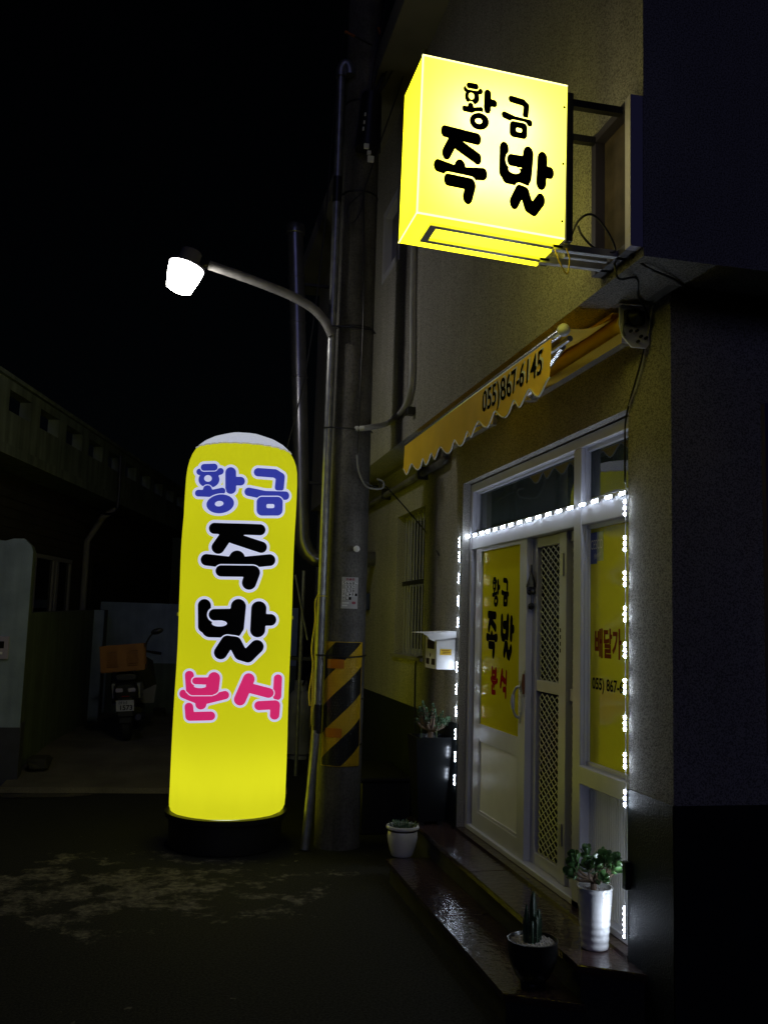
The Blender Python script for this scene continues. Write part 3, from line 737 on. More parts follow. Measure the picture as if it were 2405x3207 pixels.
wire('sign_wire', 'yellow and white wires dangling under the light box', [(1.40,3.33,zr-.02),(1.42,3.32,zr-.08),(1.45,3.32,zr-.12),(1.46,3.32,zr-.06),(1.45,3.33,zr-.01)], .003, mat('wire_yellow', (.6,.42,.05), .5))
wire('feed_cable', 'black cable hanging from the bracket to the awning motor', [(XU-.03,3.40,zr),(XU-.01,3.40,zr-.08),(XU+.08,3.42,3.2),(X1-.12,3.6,3.19),(X1-.01,3.72,3.15),(X1-.012,3.76,3.0),(X1-.012,3.92,2.75),(X1-.014,3.935,2.6),(X1-.014,3.935,2.42)], .005)
wire('feed_cable', 'second black cable running along the overhang at the corner', [(XU-.02,3.30,zr-.01),(XU+.06,3.28,3.19),(X1-.1,3.36,3.195),(X1+.1,3.47,3.198),(2.6,3.5,3.195),(3.4,3.52,3.18)], .005)
wire('feed_cable', 'pale thin cable hanging below the awning end plate', [(X1-.02,3.66,3.19),(X1-.015,3.72,3.05),(X1-.01,3.80,2.9),(X1-.012,3.9,2.78)], .004, mat('pale_cable', (.4,.38,.35), .6))

# ------------------------------------------------------------------ LED strips
led_m = emit('led', (.74, .84, 1.0), 74.)
body_m = mat('led_body', (.10,.10,.14), .6)
led_me = None
def led_strip(label, mods, cable, facing):
    """mods: list of (centre, along); facing: outward vector"""
    c0 = np.array(mods[0][0]); T = thing('led_strip', label, 'light strip', tuple(c0), 'white LED strips round the shopfront')
    tubeo('cable', white_ink, T, cable, .0025, 5)
    f = Vector(facing).normalized()
    for c, al, nled, sp, *fc in mods:
        f = Vector(fc[0] if fc else facing).normalized(); al = Vector(al).normalized(); sdv = f.cross(al)
        def pt(a, b, d): return tuple(Vector(c)+al*a+sdv*b+f*d)
        hl = (nled-1)*sp/2+.011; q = MB()
        q.add([pt(a, b, d) for d in (0, .006) for a, b in ((-hl,-.008),(hl,-.008),(hl,.008),(-hl,.008))], [(0,3,2,1),(4,5,6,7),(0,1,5,4),(1,2,6,5),(2,3,7,6),(3,0,4,7)])
        mo = outward(q.build('led_module', body_m, T))
        for k in range(nled):
            a = (k-(nled-1)/2)*sp; q = MB(); V = []
            for ring, (rr, d) in enumerate(((.0088,.0062),(.0082,.010),(.0042,.013))):
                for s in range(8):
                    an = s*math.pi/4; V.append(pt(a+rr*math.cos(an), rr*math.sin(an), d))
            V.append(pt(a, 0, .0138))
            q.add(V, [(r_*8+s, r_*8+(s+1)%8, r_*8+8+(s+1)%8, r_*8+8+s) for r_ in (0,1) for s in range(8)]+[(16+s, 16+(s+1)%8, 24) for s in range(8)])
            outward(q.build('led', led_m, mo, smooth=True))
    return T
LXr = X1-.008; LYr = 3.936
def zr_(y): return PX(1962, y, LXr)[2]
ms = []
for tri in ((1571,1610),(1684,1720),(1794,1831),(1905,1942),(2018,2055),(2132,2168),(2247,2284),(2364,2402),(2481,2521),(2723,2762),(2846,2882),(2898,2934)):
    za, zb2 = zr_(tri[0]), zr_(tri[1]); ms.append(((LXr, LYr, (za+zb2)/2), (0,0,1), 3, (za-zb2)/2)+(((-.85,.4,0),) if tri[0] > 2700 else ()))
led_strip('vertical strip of white LEDs down the right edge of the shopfront', ms, [(LXr-.002, LYr, 2.5), (LXr-.002, LYr+.004, 1.6), (LXr-.002, LYr-.003, .9), (LXr-.002, LYr, .42)], (-1, -.2, 0))
ms = []
for x in (90,153,218,276,347,423,500,582,670,762,860,960,1068,1185,1306,1437,1572):
    sx = 1440+x*.3255; syy = 1680.8+(sx-1469.8)*(1545-1680.8)/(1953.5-1469.8); p = PX(sx, syy, XF-.006); ms.append(((XF-.004, p[1], p[2]), (0,1,0), 3, .024))
led_strip('horizontal strip of white LEDs along the transom above the doors', ms, [(XF-.002, m_[0][1], m_[0][2]) for m_ in ms], (-1, 0, .05))
ms = []; LYl = PX(1441, 2000, X1-.006)[1]
for ya, yb in ((1681,1717),(1730,1758),(1794,1830),(1864,1900),(1932,1968),(2072,2108),(2142,2178),(2212,2250),(2284,2323),(2356,2395),(2431,2468)):
    zm = (PX(1440, ya, X1-.006)[2]+PX(1440, yb, X1-.006)[2])/2; ms.append(((X1-.006, OPEN[1]+.018, zm), (0,0,1), 3, .027))
led_strip('vertical strip of white LEDs down the left edge beside the wall box', ms, [(X1-.004, OPEN[1]+.018+.004*math.sin(i), 2.42-i*.11) for i in range(15)], (-.95, .25, 0))
box('switch_box', black_m, None, X1-.03, X1-.004, 3.90, 3.935, .60, .72, b=.003)
tag(bpy.data.objects['switch_box'], 'small black power box low on the pier by the right LED strip', 'power box')

# ------------------------------------------------------------------ wall box with hood left of the door
WBy0, WBy1 = OPEN[1]+.10, OPEN[1]+.40
wz0, wz1 = PX(1430, 2103, X1-.06)[2], PX(1430, 1985, X1-.06)[2]
WB = thing('wall_box', 'small white metal wall box with rain hood and yellow notice beside the LEDs', 'wall box', (X1, WBy0, wz0))
wbx = X1-.15
box('cabinet', white_paint, WB, wbx, X1-.004, WBy0, WBy1, wz0, wz1-.03, b=.004)
q = MB(); q.prismy([(X1-.003,wz1+.012),(X1-.003,wz1-.03),(wbx-.002,wz1-.05),(wbx-.02,wz1-.062),(wbx-.05,wz1-.05),(wbx-.075,wz1-.022),(wbx-.10,wz1-.012),(wbx-.10,wz1-.006)], WBy0-.012, WBy0-.008)
q.add([(X1-.003,WBy0-.012,wz1+.013),(wbx-.11,WBy0-.012,wz1-.005),(wbx-.11,WBy1+.012,wz1-.005),(X1-.003,WBy1+.012,wz1+.013),(X1-.003,WBy0-.012,wz1+.017),(wbx-.11,WBy0-.012,wz1-.001),(wbx-.11,WBy1+.012,wz1-.001),(X1-.003,WBy1+.012,wz1+.017)],
      [(0,1,2,3),(7,6,5,4),(0,4,5,1),(1,5,6,2),(2,6,7,3)]); q.build('hood', white_paint, WB)
h_ = wz1-wz0
q = MB(); q.box(wbx-.002, wbx-.0005, WBy0+.05, WBy1-.06, wz0+h_*.55, wz0+h_*.8); q.box(wbx-.002, wbx-.0005, WBy0+.03, WBy0+.12, wz0+.03, wz0+h_*.28); q.box(wbx-.002, wbx-.0005, WBy0+.18, WBy1-.03, wz0+.03, wz0+h_*.28)
q.box(wbx-.0025, wbx-.0005, WBy0+.145, WBy0+.16, wz0+h_*.33, wz0+h_*.42)
q.build('recess', mat('brown_black', (.03,.018,.014), .4), WB)
ysgn = mat('yellow_notice', (.75,.5,.02), .6)
box('notice', ysgn, WB, wbx+.03, X1-.035, WBy0-.0025, WBy0-.0005, wz0+h_*.40, wz0+h_*.56)
q = MB()
for i, (a, b) in enumerate(((.04,.10),(.05,.11),(.045,.11))): q.box(wbx+a, wbx+b, WBy0-.0035, WBy0-.0027, wz0+h_*(.53-.045*i), wz0+h_*(.513-.045*i))
q.build('notice_print', mat('brown_print', (.2,.07,.01), .6), WB)

# ------------------------------------------------------------------ inflatable sign
BX, BY, BR = .475, 7.5, .443
I = thing('inflatable_sign', 'tall glowing yellow inflatable column sign with Korean lettering on black base', 'inflatable sign', (BX, BY, 0))
def wob(a, z):
    c = sum(math.exp(-((((a-a0+math.pi) % (2*math.pi))-math.pi)/.05)**2)*k for a0, k in CRE)
    wgt = math.exp(-((z-3.075)/.07)**2); return -.03*c*wgt+.005*math.sin(a*3+z*2.1)+.003*math.sin(a*7+z*5)+.0025*math.sin(a*13-z*9)*math.exp(-((z-2.6)/.5)**2)+.003*math.sin(a*17+2)*math.exp(-((z-.35)/.12)**2)
CRE = [(i*2*math.pi/26+random.uniform(-.05,.05), random.uniform(.3,1)) for i in range(26)]
body = [(BR-.012,.268),(BR,.30)]+[(BR+.002*math.sin(z*3), z) for z in np.linspace(.36, 2.84, 26)]+[(BR-.004,2.92),(BR-.016,2.98),(BR-.034,3.03),(BR-.052,3.062),(BR-.066,3.082)]
cap = [(BR-.064,3.084),(BR-.085,3.108),(BR-.125,3.142),(BR-.19,3.178),(BR-.27,3.205),(BR-.36,3.222),(.02,3.23),(1e-5,3.231)]
bal_y = lit_sheet('lit_yellow_fabric', (.92, .93, .016), .21, (.72, .72, .02)); bal_w = lit_sheet('lit_white_fabric', (.72,.75,1.0), .34, (.40,.43,.80))
def open_lathe(prof, n=240):
    q = MB(); q.lathe(prof, (BX, BY, 0), n, None, wob)
    q.f = [f for f in q.f if len(f) == 4]; q.mi = [0]*len(q.f); return q
open_lathe(body).build('fabric_body', bal_y, I, smooth=True, ang=60)
open_lathe(cap).build('fabric_top', bal_w, I, smooth=True, ang=60)
seam_m = emit('seam_grey', (.45,.45,.42), .5)
q = MB(); q.tube([(BX+(BR-.062+wob(a,3.083))*math.cos(a), BY+(BR-.062+wob(a,3.083))*math.sin(a), 3.083) for a in np.linspace(0, 2*math.pi, 241)], .006, 5, False); q.build('seam', seam_m, I, smooth=True)
MB().lathe([(.40,0),(.43,.01),(.435,.22),(.465,.225),(.468,.262),(.45,.266),(.40,.266)], (BX, BY, 0), 48).build('base_tub', black_m, I, smooth=True)
for s in (-1, 1):
    a = 0 if s > 0 else math.pi; x = BX+s*(BR+.004)
    box('guy_loop', mat('loop_webbing', (.5,.5,.3), .8), I, x-.012, x+.012, BY-.02, BY+.02, 1.74, 1.768, b=.004)
def cyl_hit(x, y, r):
    d = ray(x, y); ox, oy = CAM[0]-BX, CAM[1]-BY
    a = d[0]**2+d[1]**2; b = 2*(ox*d[0]+oy*d[1]); c = ox*ox+oy*oy-r*r; D = max(b*b-4*a*c, 0)
    t = (-b-math.sqrt(D))/(2*a); p = CAM+d*t; an = math.atan2(p[1]-BY, p[0]-BX) % (2*math.pi); k = (r+wob(an, p[2])+.002*math.sin(p[2]*3))/r
    return (BX+(p[0]-BX)*k, BY+(p[1]-BY)*k, p[2])
def conv5(r): return lambda x, y: cyl_hit(480+x*.3165, 1300+y*.3165, r)
def conv6(r): return lambda x, y: cyl_hit(480+x*.339, 2000+y*.339, r)
ink_blue = emit('lit_blue_print', (.026,.036,.30), 1., (.02,.02,.2)); ink_pink = emit('lit_pink_print', (.56,.018,.125), 1., (.4,.02,.1))
ink_black = mat('black_print', (.01,.01,.013), .95, spec=0); ink_white = emit('lit_white_print', (.50,.53,.72), 1., (.5,.5,.55))
for g, cf, mm, gr in (('hwang',conv5,ink_blue,26),('geum',conv5,ink_blue,26),('jok',conv5,ink_black,29),('bal',conv5,ink_black,28),('bun',conv6,ink_pink,21),('sik',conv6,ink_pink,21)):
    ol = glyph_mesh(g, cf(BR+.006+(.0012 if g in ('geum','sik','bal') else 0)), 9., gr).build('letter_outline', ink_white, I)
    glyph_mesh(g, cf(BR+.0095), 8.).build('letter', mm, ol)
for z_, e_ in ((.5, 5.0), (1.25, 1.0), (1.95, 1.1), (2.65, 1.5)):
    l = bpy.data.lights.new('blower_lamp', 'POINT'); l.energy = e_; l.shadow_soft_size = .1; l.color = (1,.98,.92)
    o = bpy.data.objects.new('blower_lamp', l); C.objects.link(o); o.parent = I; o.location = (.0, .0, z_)

# ------------------------------------------------------------------ utility pole and what hangs on it
PXc, PYc = 1.33, 7.37
U = thing('utility_pole', 'round concrete utility pole standing between inflatable sign and shop', 'pole', (PXc, PYc, 0))
def pr(z): return .178-.0045*z
MB().lathe([(pr(z), z) for z in np.linspace(0, 10, 41)], (PXc, PYc, 0), 28).build('shaft', concrete, U, smooth=True)
def band(z, name='steel_band', parent=U, m=dark_metal, h=.012):
    MB().lathe([(pr(z)+.001, z), (pr(z)+.006, z), (pr(z)+.006, z+h), (pr(z)+.001, z+h)], (PXc, PYc, 0), 28).build(name, m, parent, smooth=True)
for z in (4.13, 5.29, 6.1, .78, 1.13): band(z)
for x, y in ((1105, 1720),):
    p = PY(x, y, PYc-pr(2)); MB().lathe([(.012,0),(.012,.05),(.024,.055),(.026,.07),(.012,.08)], (p[0]+.02, PYc-pr(2.3)+.01, p[2]), 10, Matrix.Rotation(R(90), 3, 'X')).build('step_bolt', white_paint, U, smooth=True)
# warning board: stiff curved sheet strapped round the pole, diagonal stripes as separate raised sheets
WBd = thing('warning_board', 'embossed yellow and black striped warning board strapped round the pole', 'warning board', (PXc, PYc-.2, .63))
wy = mat('hazard_yellow', (.62,.40,.01), .45, var=.15, vscale=9); wk = mat('hazard_black', (.010,.011,.013), .35)
bz0, bz1 = .628, 1.578; half = .155
def wconv(off):
    def f(u, z):     # u: arc length from centre-line (facing camera), + to the right
        r = pr(z)+.012+off; a = -math.pi/2+ (u/r) + .03
        return (PXc+r*math.cos(a), PYc+r*math.sin(a), z)
    return f
nu, nz = 20, 60; dim = []
def sheet(conv, u0, u1, z0, z1, nu, nz, rnd=0.):
    q = MB(); us = np.linspace(u0, u1, nu+1); zs = np.linspace(z0, z1, nz+1)
    q.add([conv(u, z) for z in zs for u in us], [(j*(nu+1)+i, j*(nu+1)+i+1, (j+1)*(nu+1)+i+1, (j+1)*(nu+1)+i) for j in range(nz) for i in range(nu)]); return q
U0, U1 = -.20, .135
sheet(wconv(0), U0, U1, bz0, bz1, 16, 40).build('board', wy, WBd, smooth=True)
def stripe(k):
    xs = np.linspace(U0+.004, U1-.006, 30); zs = np.linspace(bz0+.004, bz1-.004, 90); X, Z = np.meshgrid(xs, zs)
    v = Z-X*.95-k; D = np.maximum(np.abs(v)-.105, np.maximum(U0-X, X-U1)); return fill(D, xs, zs, wconv(.0015))
for k in (.765, 1.165, 1.565):
    q = MB(); q.add(*stripe(k)); q.build('stripe', wk, WBd, smooth=True)
# pressed pimples
for mm, nm, blk in ((wy, 'emboss', False), (wk, 'emboss', True)):
    q = MB()
    for j in range(42):
        for i in range(15):
            u = U0+.015+i*.0215+(.011 if j % 2 else 0); z = bz0+.015+j*.0222
            if u > U1-.02 or z > bz1-.015: continue
            isb = any(abs(z-u*.95-k) < .105 for k in (.765,1.165,1.565)); mg = any(abs(abs(z-u*.95-k)-.105) < .007 for k in (.765,1.165,1.565))
            if isb != blk or mg: continue
            cv = wconv(.0005+(.0015 if blk else 0)); cc = wconv(.0045+(.0012 if blk else 0)); e = .0065
            q.add([cv(u-e, z), cv(u, z-e), cv(u+e, z), cv(u, z+e), cc(u, z)], [(0,1,4),(1,2,4),(2,3,4),(3,0,4)])
    o = q.build(nm, mm, WBd); o['kind'] = 'stuff'
orange = mat('orange_reflector', (.5,.17,.01), .3)
for z0 in (1.372, .845): sheet(wconv(.006), -.17, -.03, z0, z0+.07, 8, 3).build('reflector', orange, WBd, smooth=True)
# numbered card
cards = thing('number_card', 'pale card with rows of numbers pasted on the concrete pole', 'notice', (PXc, PYc-.19, 1.835))
cz0, cz1 = 1.838, 2.085
def cconv(off):
    def f(u, v):
        z = cz0+(cz1-cz0)*v; r = pr(z)+.003+off; uu = -.062+.136*u; a = -math.pi/2+uu/r; return (PXc+r*math.cos(a), PYc+r*math.sin(a), z)
    return f
card_m = mat('card_paper', (.42,.41,.42), .7, var=.08); tile_m = mat('card_tile', (.75,.75,.75), .6)
sheet(cconv(0), 0, 1, 0, 1, 8, 6).build('card', card_m, cards, smooth=True)
rows = ['5668Z', ' 332 ', '상538 ', '주L▶R1', '면L1  ']
for r_, row in enumerate(rows):
    for c_, ch in enumerate(row):
        if ch == ' ': continue
        u0 = .06+c_*.185; v0 = .755-r_*.122
        sheet(cconv(.001), u0, u0+.155, v0, v0+.108, 2, 1).build('tile', tile_m, cards)
        text_fit(ch, u0+.022, u0+.133, v0+.008, v0+.1, cconv(.002), .015).build('digit', black_ink, cards)
text_fit('위◆편', .25, .75, .885, .97, cconv(.001), .03).build('heading', mat('dull_red', (.3,.05,.08), .6), cards)
q = MB(); xs = np.linspace(.6, .9, 24); ys = np.linspace(.13, .24, 12); Xg, Yg = np.meshgrid(xs, ys); q.add(*fill(np.minimum(np.hypot((Xg-.7)*1.0,(Yg-.185)*1.8),np.hypot((Xg-.79)*1.0,(Yg-.185)*1.8))-.08, xs, ys, cconv(.001))); q.build('emblem', MATS['dull_red'], cards)
for u, v in ((.07,.15),(.17,.15),(.27,.15),(.37,.15),(.07,.07),(.17,.07),(.27,.07)): sheet(cconv(.001), u, u+.08, v, v+.05, 1, 1).build('tile', tile_m, cards)

# steel conduit clipped to the pole
TX, TY = 1.125, 7.27
q = MB(); pts = [(1.06,7.22,.01),(1.085,7.24,.35),(1.115,7.26,.85),(TX,TY,1.2),(TX,TY,3.0)]
q.tube(spline(pts, 5)+[(TX,TY,4.0),(TX+.0,TY,5.15),(TX-.005,TY,6.3)], .034, 14); CT = q.build('steel_conduit', steel, None, smooth=True)
tag(CT, 'tall grey steel conduit tube running up the left side of the pole', 'conduit')
for z in (.98, 5.3):
    MB().lathe([(.036,z-.11),(.039,z-.11),(.039,z+.11),(.036,z+.11)], (TX-.004*(z<2), TY-.004*(z<2), 0), 14).build('coupling', black_m, CT, smooth=True)
MB().tube(spline([(TX-.005,TY,6.3),(TX-.003,TY,6.37),(TX+.03,TY-.01,6.42),(TX+.06,TY-.02,6.38),(TX+.07,TY-.02,6.32)],5), .045, 12).build('weather_cap', steel, CT, smooth=True)
for z in (1.47, 3.28, 4.12):
    q = MB(); q.tube([(TX-.036,TY+.0,z),(TX-.03,TY-.03,z),(TX,TY-.04,z),(TX+.05,TY-.05,z+.0),(PXc-.06,PYc-pr(z)-.022,z-.005),(PXc+.03,PYc-pr(z)-.022,z-.01),(PXc+.12,PYc-.15,z-.002),(PXc+pr(z)+.01,PYc-.03,z+.005)], .006, 6); q.build('strap', black_m, CT, smooth=True)
yc_m = mat('yellow_tape', (.72,.60,.02), .5)
q = MB(); top = 1.93
q.tube(spline([(TX-.03,TY-.035,top+.02),(TX-.055,TY-.03,top-.05),(TX-.05,TY-.03,top-.2),(TX-.07,TY-.03,top-.4),(TX-.055,TY-.03,top-.55),(TX-.075,TY-.03,top-.75),(TX-.065,TY-.03,top-.85)],5), [.006,.006,.005,.005,.006,.006,.005]+[.006]*24, 6)
q.tube(spline([(TX-.03,TY-.035,top),(TX-.04,TY-.04,top-.15),(TX-.045,TY-.035,top-.35),(TX-.04,TY-.035,top-.6),(TX-.055,TY-.035,top-.7)],5), .005, 6)
q.tube([(TX+.036*math.cos(a),TY+.036*math.sin(a),top) for a in np.linspace(0,6.28,17)], .004, 5)
q.add([(TX-.06,TY-.035,top-.62),(TX-.036,TY-.04,top-.55),(TX-.034,TY-.04,top-.85),(TX-.058,TY-.035,top-1.02)], [(0,1,2,3)])
q.add([(TX-.045,TY-.03,top-1.0),(TX-.035,TY-.03,top-1.0),(TX-.045,TY-.03,top-1.55),(TX-.075,TY-.03,top-1.6)], [(0,1,2,3)])
tag(q.build('yellow_ribbon', yc_m, None, smooth=True), 'strands of yellow plastic ribbon tied to the steel conduit', 'ribbon')

# street lamp
LC = Vector((-.075, 7.25, 4.43))
SLm = thing('street_lamp', 'lit street lamp on a curved grey arm reaching left from the pole', 'street lamp', (1.12, 7.25, 4.0))
arm_pts = [PY(1040,1052,7.25), PY(1020,1010,7.25), PY(985,970,7.25), PY(935,938,7.25), PY(870,908,7.25), PY(760,866,7.25), PY(655,830,7.25)]
MB().tube(spline([tuple(p) for p in arm_pts], 5), [.038]*31, 12).build('arm', mat('lamp_arm_grey', (.30,.29,.29), .6, .2, var=.3, vscale=12), SLm, smooth=True)
rot = Matrix.Rotation(R(15), 3, 'Y')
MB().lathe([(.078,-.145),(.10,-.135),(.128,-.02),(.138,.045),(.137,.062)], tuple(LC), 28, rot).build('glass_bowl', emit('lamp_glow', (1,.96,.86), 34.), SLm, smooth=True)
MB().lathe([(.143,.060),(.146,.066),(.14,.082),(.085,.098),(.082,.19),(.074,.20),(1e-5,.203)], tuple(LC), 28, rot).build('hood', mat('lamp_hood', (.14,.13,.15), .6), SLm, smooth=True)
p0 = Vector(arm_pts[-1]); MB().tube([tuple(p0), tuple(LC+rot@Vector((.1,0,.10)))], .026, 8).build('neck', dark_metal, SLm, smooth=True)

# telecom gear and cables at the pole head
TC = thing('cable_closure', 'black cable splice closure with pale tags on the pole behind the light box', 'cable closure', (1.5, 7.2, 5.8))
MB().tube([tuple(PY(1165,300,7.15)), tuple(PY(1152,470,7.15))], [.085,.11], 10).build('closure_body', black_m, TC, smooth=True)
q = MB()
for (x, y) in ((1143,360),(1140,385),(1137,405)): p = PY(x, y, 7.02); box('tag', white_paint, TC, p[0]-.006,p[0]+.006,7.0,7.02,p[2]-.012,p[2]+.012)
for (x, y, a) in ((1147,460,.02),(1160,500,.025),(1155,480,.015)): p = PY(x, y, 7.02); box('tag', white_paint, TC, p[0]-a,p[0]+a,7.0,7.02,p[2]-a,p[2]+a)
for k, (lb, a, b) in enumerate((('bundled black cable descending to the pole at the top centre', [(1262,0),(1240,90),(1215,180),(1190,260),(1168,300)], .012),
             ('thin grey stay wire running down behind the light box to the pole', [(1332,0),(1262,240),(1200,420),(1140,600)], .005),
             ('loop of thin black cable hanging from the pole band', [(1140,600),(1095,640),(1088,680),(1105,697),(1130,660),(1140,605)], .005),
             ('thin straight cable dropping down the front of the pole', [(1140,605),(1141,800),(1138,1000),(1130,1200),(1120,1420)], .005),
             ('thin cable slanting down left of the steel conduit', [(1085,60),(1050,330),(1010,780),(960,1150),(900,1400)], .007))):
    ys_ = 7.12 if k != 4 else 8.5
    wire('overhead_cable', lb, [tuple(PY(x, y, ys_)) for x, y in a], b)
for k, (dx, lb) in enumerate(((-16,'upper left'), (14,'lower right'), (30,'outermost right'), (-34,'outermost left'))):
    wire('overhead_cable', 'slack overhead cable of the bundle at the pole head, %s strand' % lb, [tuple(PY(1262+dx*1.6,0,7.1-.02*k)), tuple(PY(1236+dx*1.2,100,7.1-.02*k)), tuple(PY(1205+dx,195+6*k,7.1-.02*k)), tuple(PY(1172+dx*.3,285+10*k,7.12))], .006)
for lb, a, b in (('left', (1080,98), (1165,142)), ('right', (1185,85), (1205,150))):
    p, q_ = PY(*a, 7.08), PY(*b, 7.14)
    T = thing('insulator_sleeve', 'dark crossing cable with rusty orange tip near the pole head, %s one' % lb, 'cable', tuple(p))
    tubeo('sleeve', mat('rust_orange', (.30,.09,.03), .7), T, [tuple(p), tuple(p+(q_-p)*.35)], .012, 6); tubeo('lead', black_m, T, [tuple(p+(q_-p)*.35), tuple(q_)], .008, 6)
wire('drop_cable', 'black drop cable from the pole to the barred window', [tuple(PY(1118,1425,7.16)), tuple(PY(1135,1500,7.15)), tuple(PY(1190,1530,7.2)), tuple(PY(1200,1515,7.25)), tuple(PX(1330,1662,X1-.01)), tuple(PX(1375,1740,X1-.01))], .006, k=10)
wire('drop_cable', 'grey cable loop hanging on the pole below the conduit bend', [tuple(PY(1118,1425,7.14)), tuple(PY(1125,1480,7.12)), tuple(PY(1150,1525,7.12)), tuple(PY(1195,1530,7.15)), tuple(PY(1200,1510,7.18)), tuple(PY(1180,1500,7.18))], .008, mat('grey_cable', (.25,.25,.25), .6))
pvc = mat('white_pvc', (.42,.42,.43), .5, var=.15)
cx = XU-.03
o = tubeo('plastic_conduit', pvc, None, spline([tuple(PY(1112,1342,7.25)), tuple(PY(1150,1340,7.1)), tuple(PX(1215,1325,cx)), tuple(PX(1260,1285,cx)), tuple(PX(1283,1230,cx)), tuple(PX(1290,1150,cx)), tuple(PX(1292,900,cx)), tuple(PX(1300,600,cx)), tuple(PX(1326,140,cx)), tuple(PX(1310,0,cx))], 6), .022, 10)
tag(o, 'white plastic conduit curving from the pole up the upper wall', 'conduit')
box('conduit_clamp', dark_metal, None, XU-.06, XU-.001, PX(1296,1290,XU)[1]-.05, PX(1296,1290,XU)[1]+.03, PX(1296,1290,XU)[2]-.03, PX(1296,1290,XU)[2]+.03, b=.004)
tag(bpy.data.objects['conduit_clamp'], 'dark clamp on the upper wall beside the plastic conduit bend', 'clamp')
# drain pipe under the overhang
dz = PX(1290,1500,X1-.06)[2]
q = MB(); q.tube(spline([(X1-.05, 11.8, dz-.03), (X1-.05, 8.0, dz), (X1-.05, 6.95, dz), (X1-.05, 6.86, dz+.03), (X1-.05, 6.84, dz+.12), (X1-.05, 6.84, 3.18)], 4), .03, 10)
DP = tag(q.build('drain_pipe', concrete, None, smooth=True), 'grey drain pipe running along the wall beneath the overhang', 'pipe')
for y in (7.5, 8.9): box('pipe_clip', dark_metal, DP, X1-.09, X1-.0, y, y+.02, dz-.05, dz+.06)
wire('wall_cable', 'black cable dropping from the barred window sill down the wall', [tuple(PX(1322,2057,X1-.01)), tuple(PX(1306,2062,X1-.015)), tuple(PX(1300,2100,X1-.01)), tuple(PX(1298,2250,X1-.01)), tuple(PX(1297,2400,X1-.01))], .007)

# flue pipe of the rear building
q = MB(); fl = [tuple(PY(926,735,9.5)), tuple(PY(940,1300,9.5)), tuple(PY(945,1640,9.5)), tuple(PY(950,1700,9.5)), tuple(PY(972,1738,9.5)), tuple(PY(1010,1752,9.5)), (2.03,9.6,2.4)]
q.tube(spline(fl, 5), .083, 16); FL = tag(q.build('flue_pipe', mat('flue_steel', (.22,.22,.25), .3, .85, var=.2), None, smooth=True), 'tall dark metal flue pipe rising behind the inflatable sign', 'flue')
q = MB(); d_ = Vector(fl[0])-Vector(fl[1])
q.lathe([(.09,0),(.1,.01),(.1,.10),(.085,.12),(.02,.14)], fl[0], 16); q.build('flue_cap', MATS['flue_steel'], FL, smooth=True)
for t in (.25,.5,.8):
    c = Vector(fl[0]).lerp(Vector(fl[1]), t); MB().lathe([(.084,0),(.089,.004),(.089,.02),(.084,.024)], tuple(c), 16).build('joint_ring', MATS['flue_steel'], FL, smooth=True)
for yy_ in (890, 1510): 
    p = PY(950, yy_, 9.5); box('wall_bracket', dark_metal, FL, p[0], X1+.02 if yy_ > 1300 else XU+.02, 9.49, 9.52, p[2]-.015, p[2]+.015)

# gas cylinders and odds behind the pole
cyl_m = mat('cylinder_grey', (.28,.28,.27), .45, .1, var=.25, vscale=6)
def cylinder(loc, label):
    T = thing('gas_cylinder', label, 'gas cylinder', loc, 'gas cylinders behind the pole')
    x, y, z = loc
    MB().lathe([(.12,0),(.125,.02),(.12,.05),(.145,.07),(.15,.12),(.15,.72),(.14,.79),(.1,.84),(.04,.86)], loc, 20).build('body', cyl_m, T, smooth=True)
    MB().lathe([(.085,.84),(.085,.97),(.08,.97),(.08,.84)], loc, 14).build('collar', cyl_m, T, smooth=True)
    MB().lathe([(.02,.85),(.02,.93),(.035,.935),(.035,.955),(.01,.96)], loc, 8).build('valve', alu_grey, T, smooth=True)
cylinder((1.62, 11.9, .0), 'grey gas cylinder on the left of two behind the pole'); cylinder((1.90, 11.75, .0), 'grey gas cylinder standing right of its twin, half hidden by the pole')
wire('gas_hose', 'black hose linking the two gas cylinders', [(1.62,11.8,.92),(1.70,11.7,1.05),(1.8,11.65,.9),(1.9,11.65,.86),(1.95,11.7,1.1),(2.02,11.7,1.3)], .012)
def rod(name, label, a, b, r, m): tag(tubeo(name, m, None, [a, b], r, 8), label, 'rod')
rod('metal_rod', 'thin slanting metal rod leaning behind the inflatable sign', tuple(PY(925,1800,10.5)), tuple(PY(963,2005,10.5)), .012, steel)
rod('metal_rod', 'upright grey metal post standing behind the pole left side', (1.42,10.6,0), (1.42,10.6,2.3), .022, steel)
box('shelf_plank', dark_metal, None, 1.2, 2.02, 10.62, 10.9, 1.28, 1.32); tag(bpy.data.objects['shelf_plank'], 'dark plank fixed to the post behind the pole', 'plank')
# dark chest against the wall and blue plate
CH = thing('storage_chest', 'low black storage chest against the wall behind the pole', 'chest', (1.8, 8.0, 0))
box('chest_body', black_m, CH, 1.58, 2.0, 7.7, 8.6, 0, .42, b=.01); box('lid', black_m, CH, 1.56, 2.01, 7.68, 8.62, .423, .46, b=.01)
p = PX(1148, 1885, X1-.02); box('meter_plate', mat('blue_plate', (.02,.03,.09), .4), None, X1-.05, X1-.002, p[1]-.1, p[1]+.08, p[2]-.09, p[2]+.09, b=.01)
tag(bpy.data.objects['meter_plate'], 'small dark blue plate on the wall just right of the pole', 'plate')

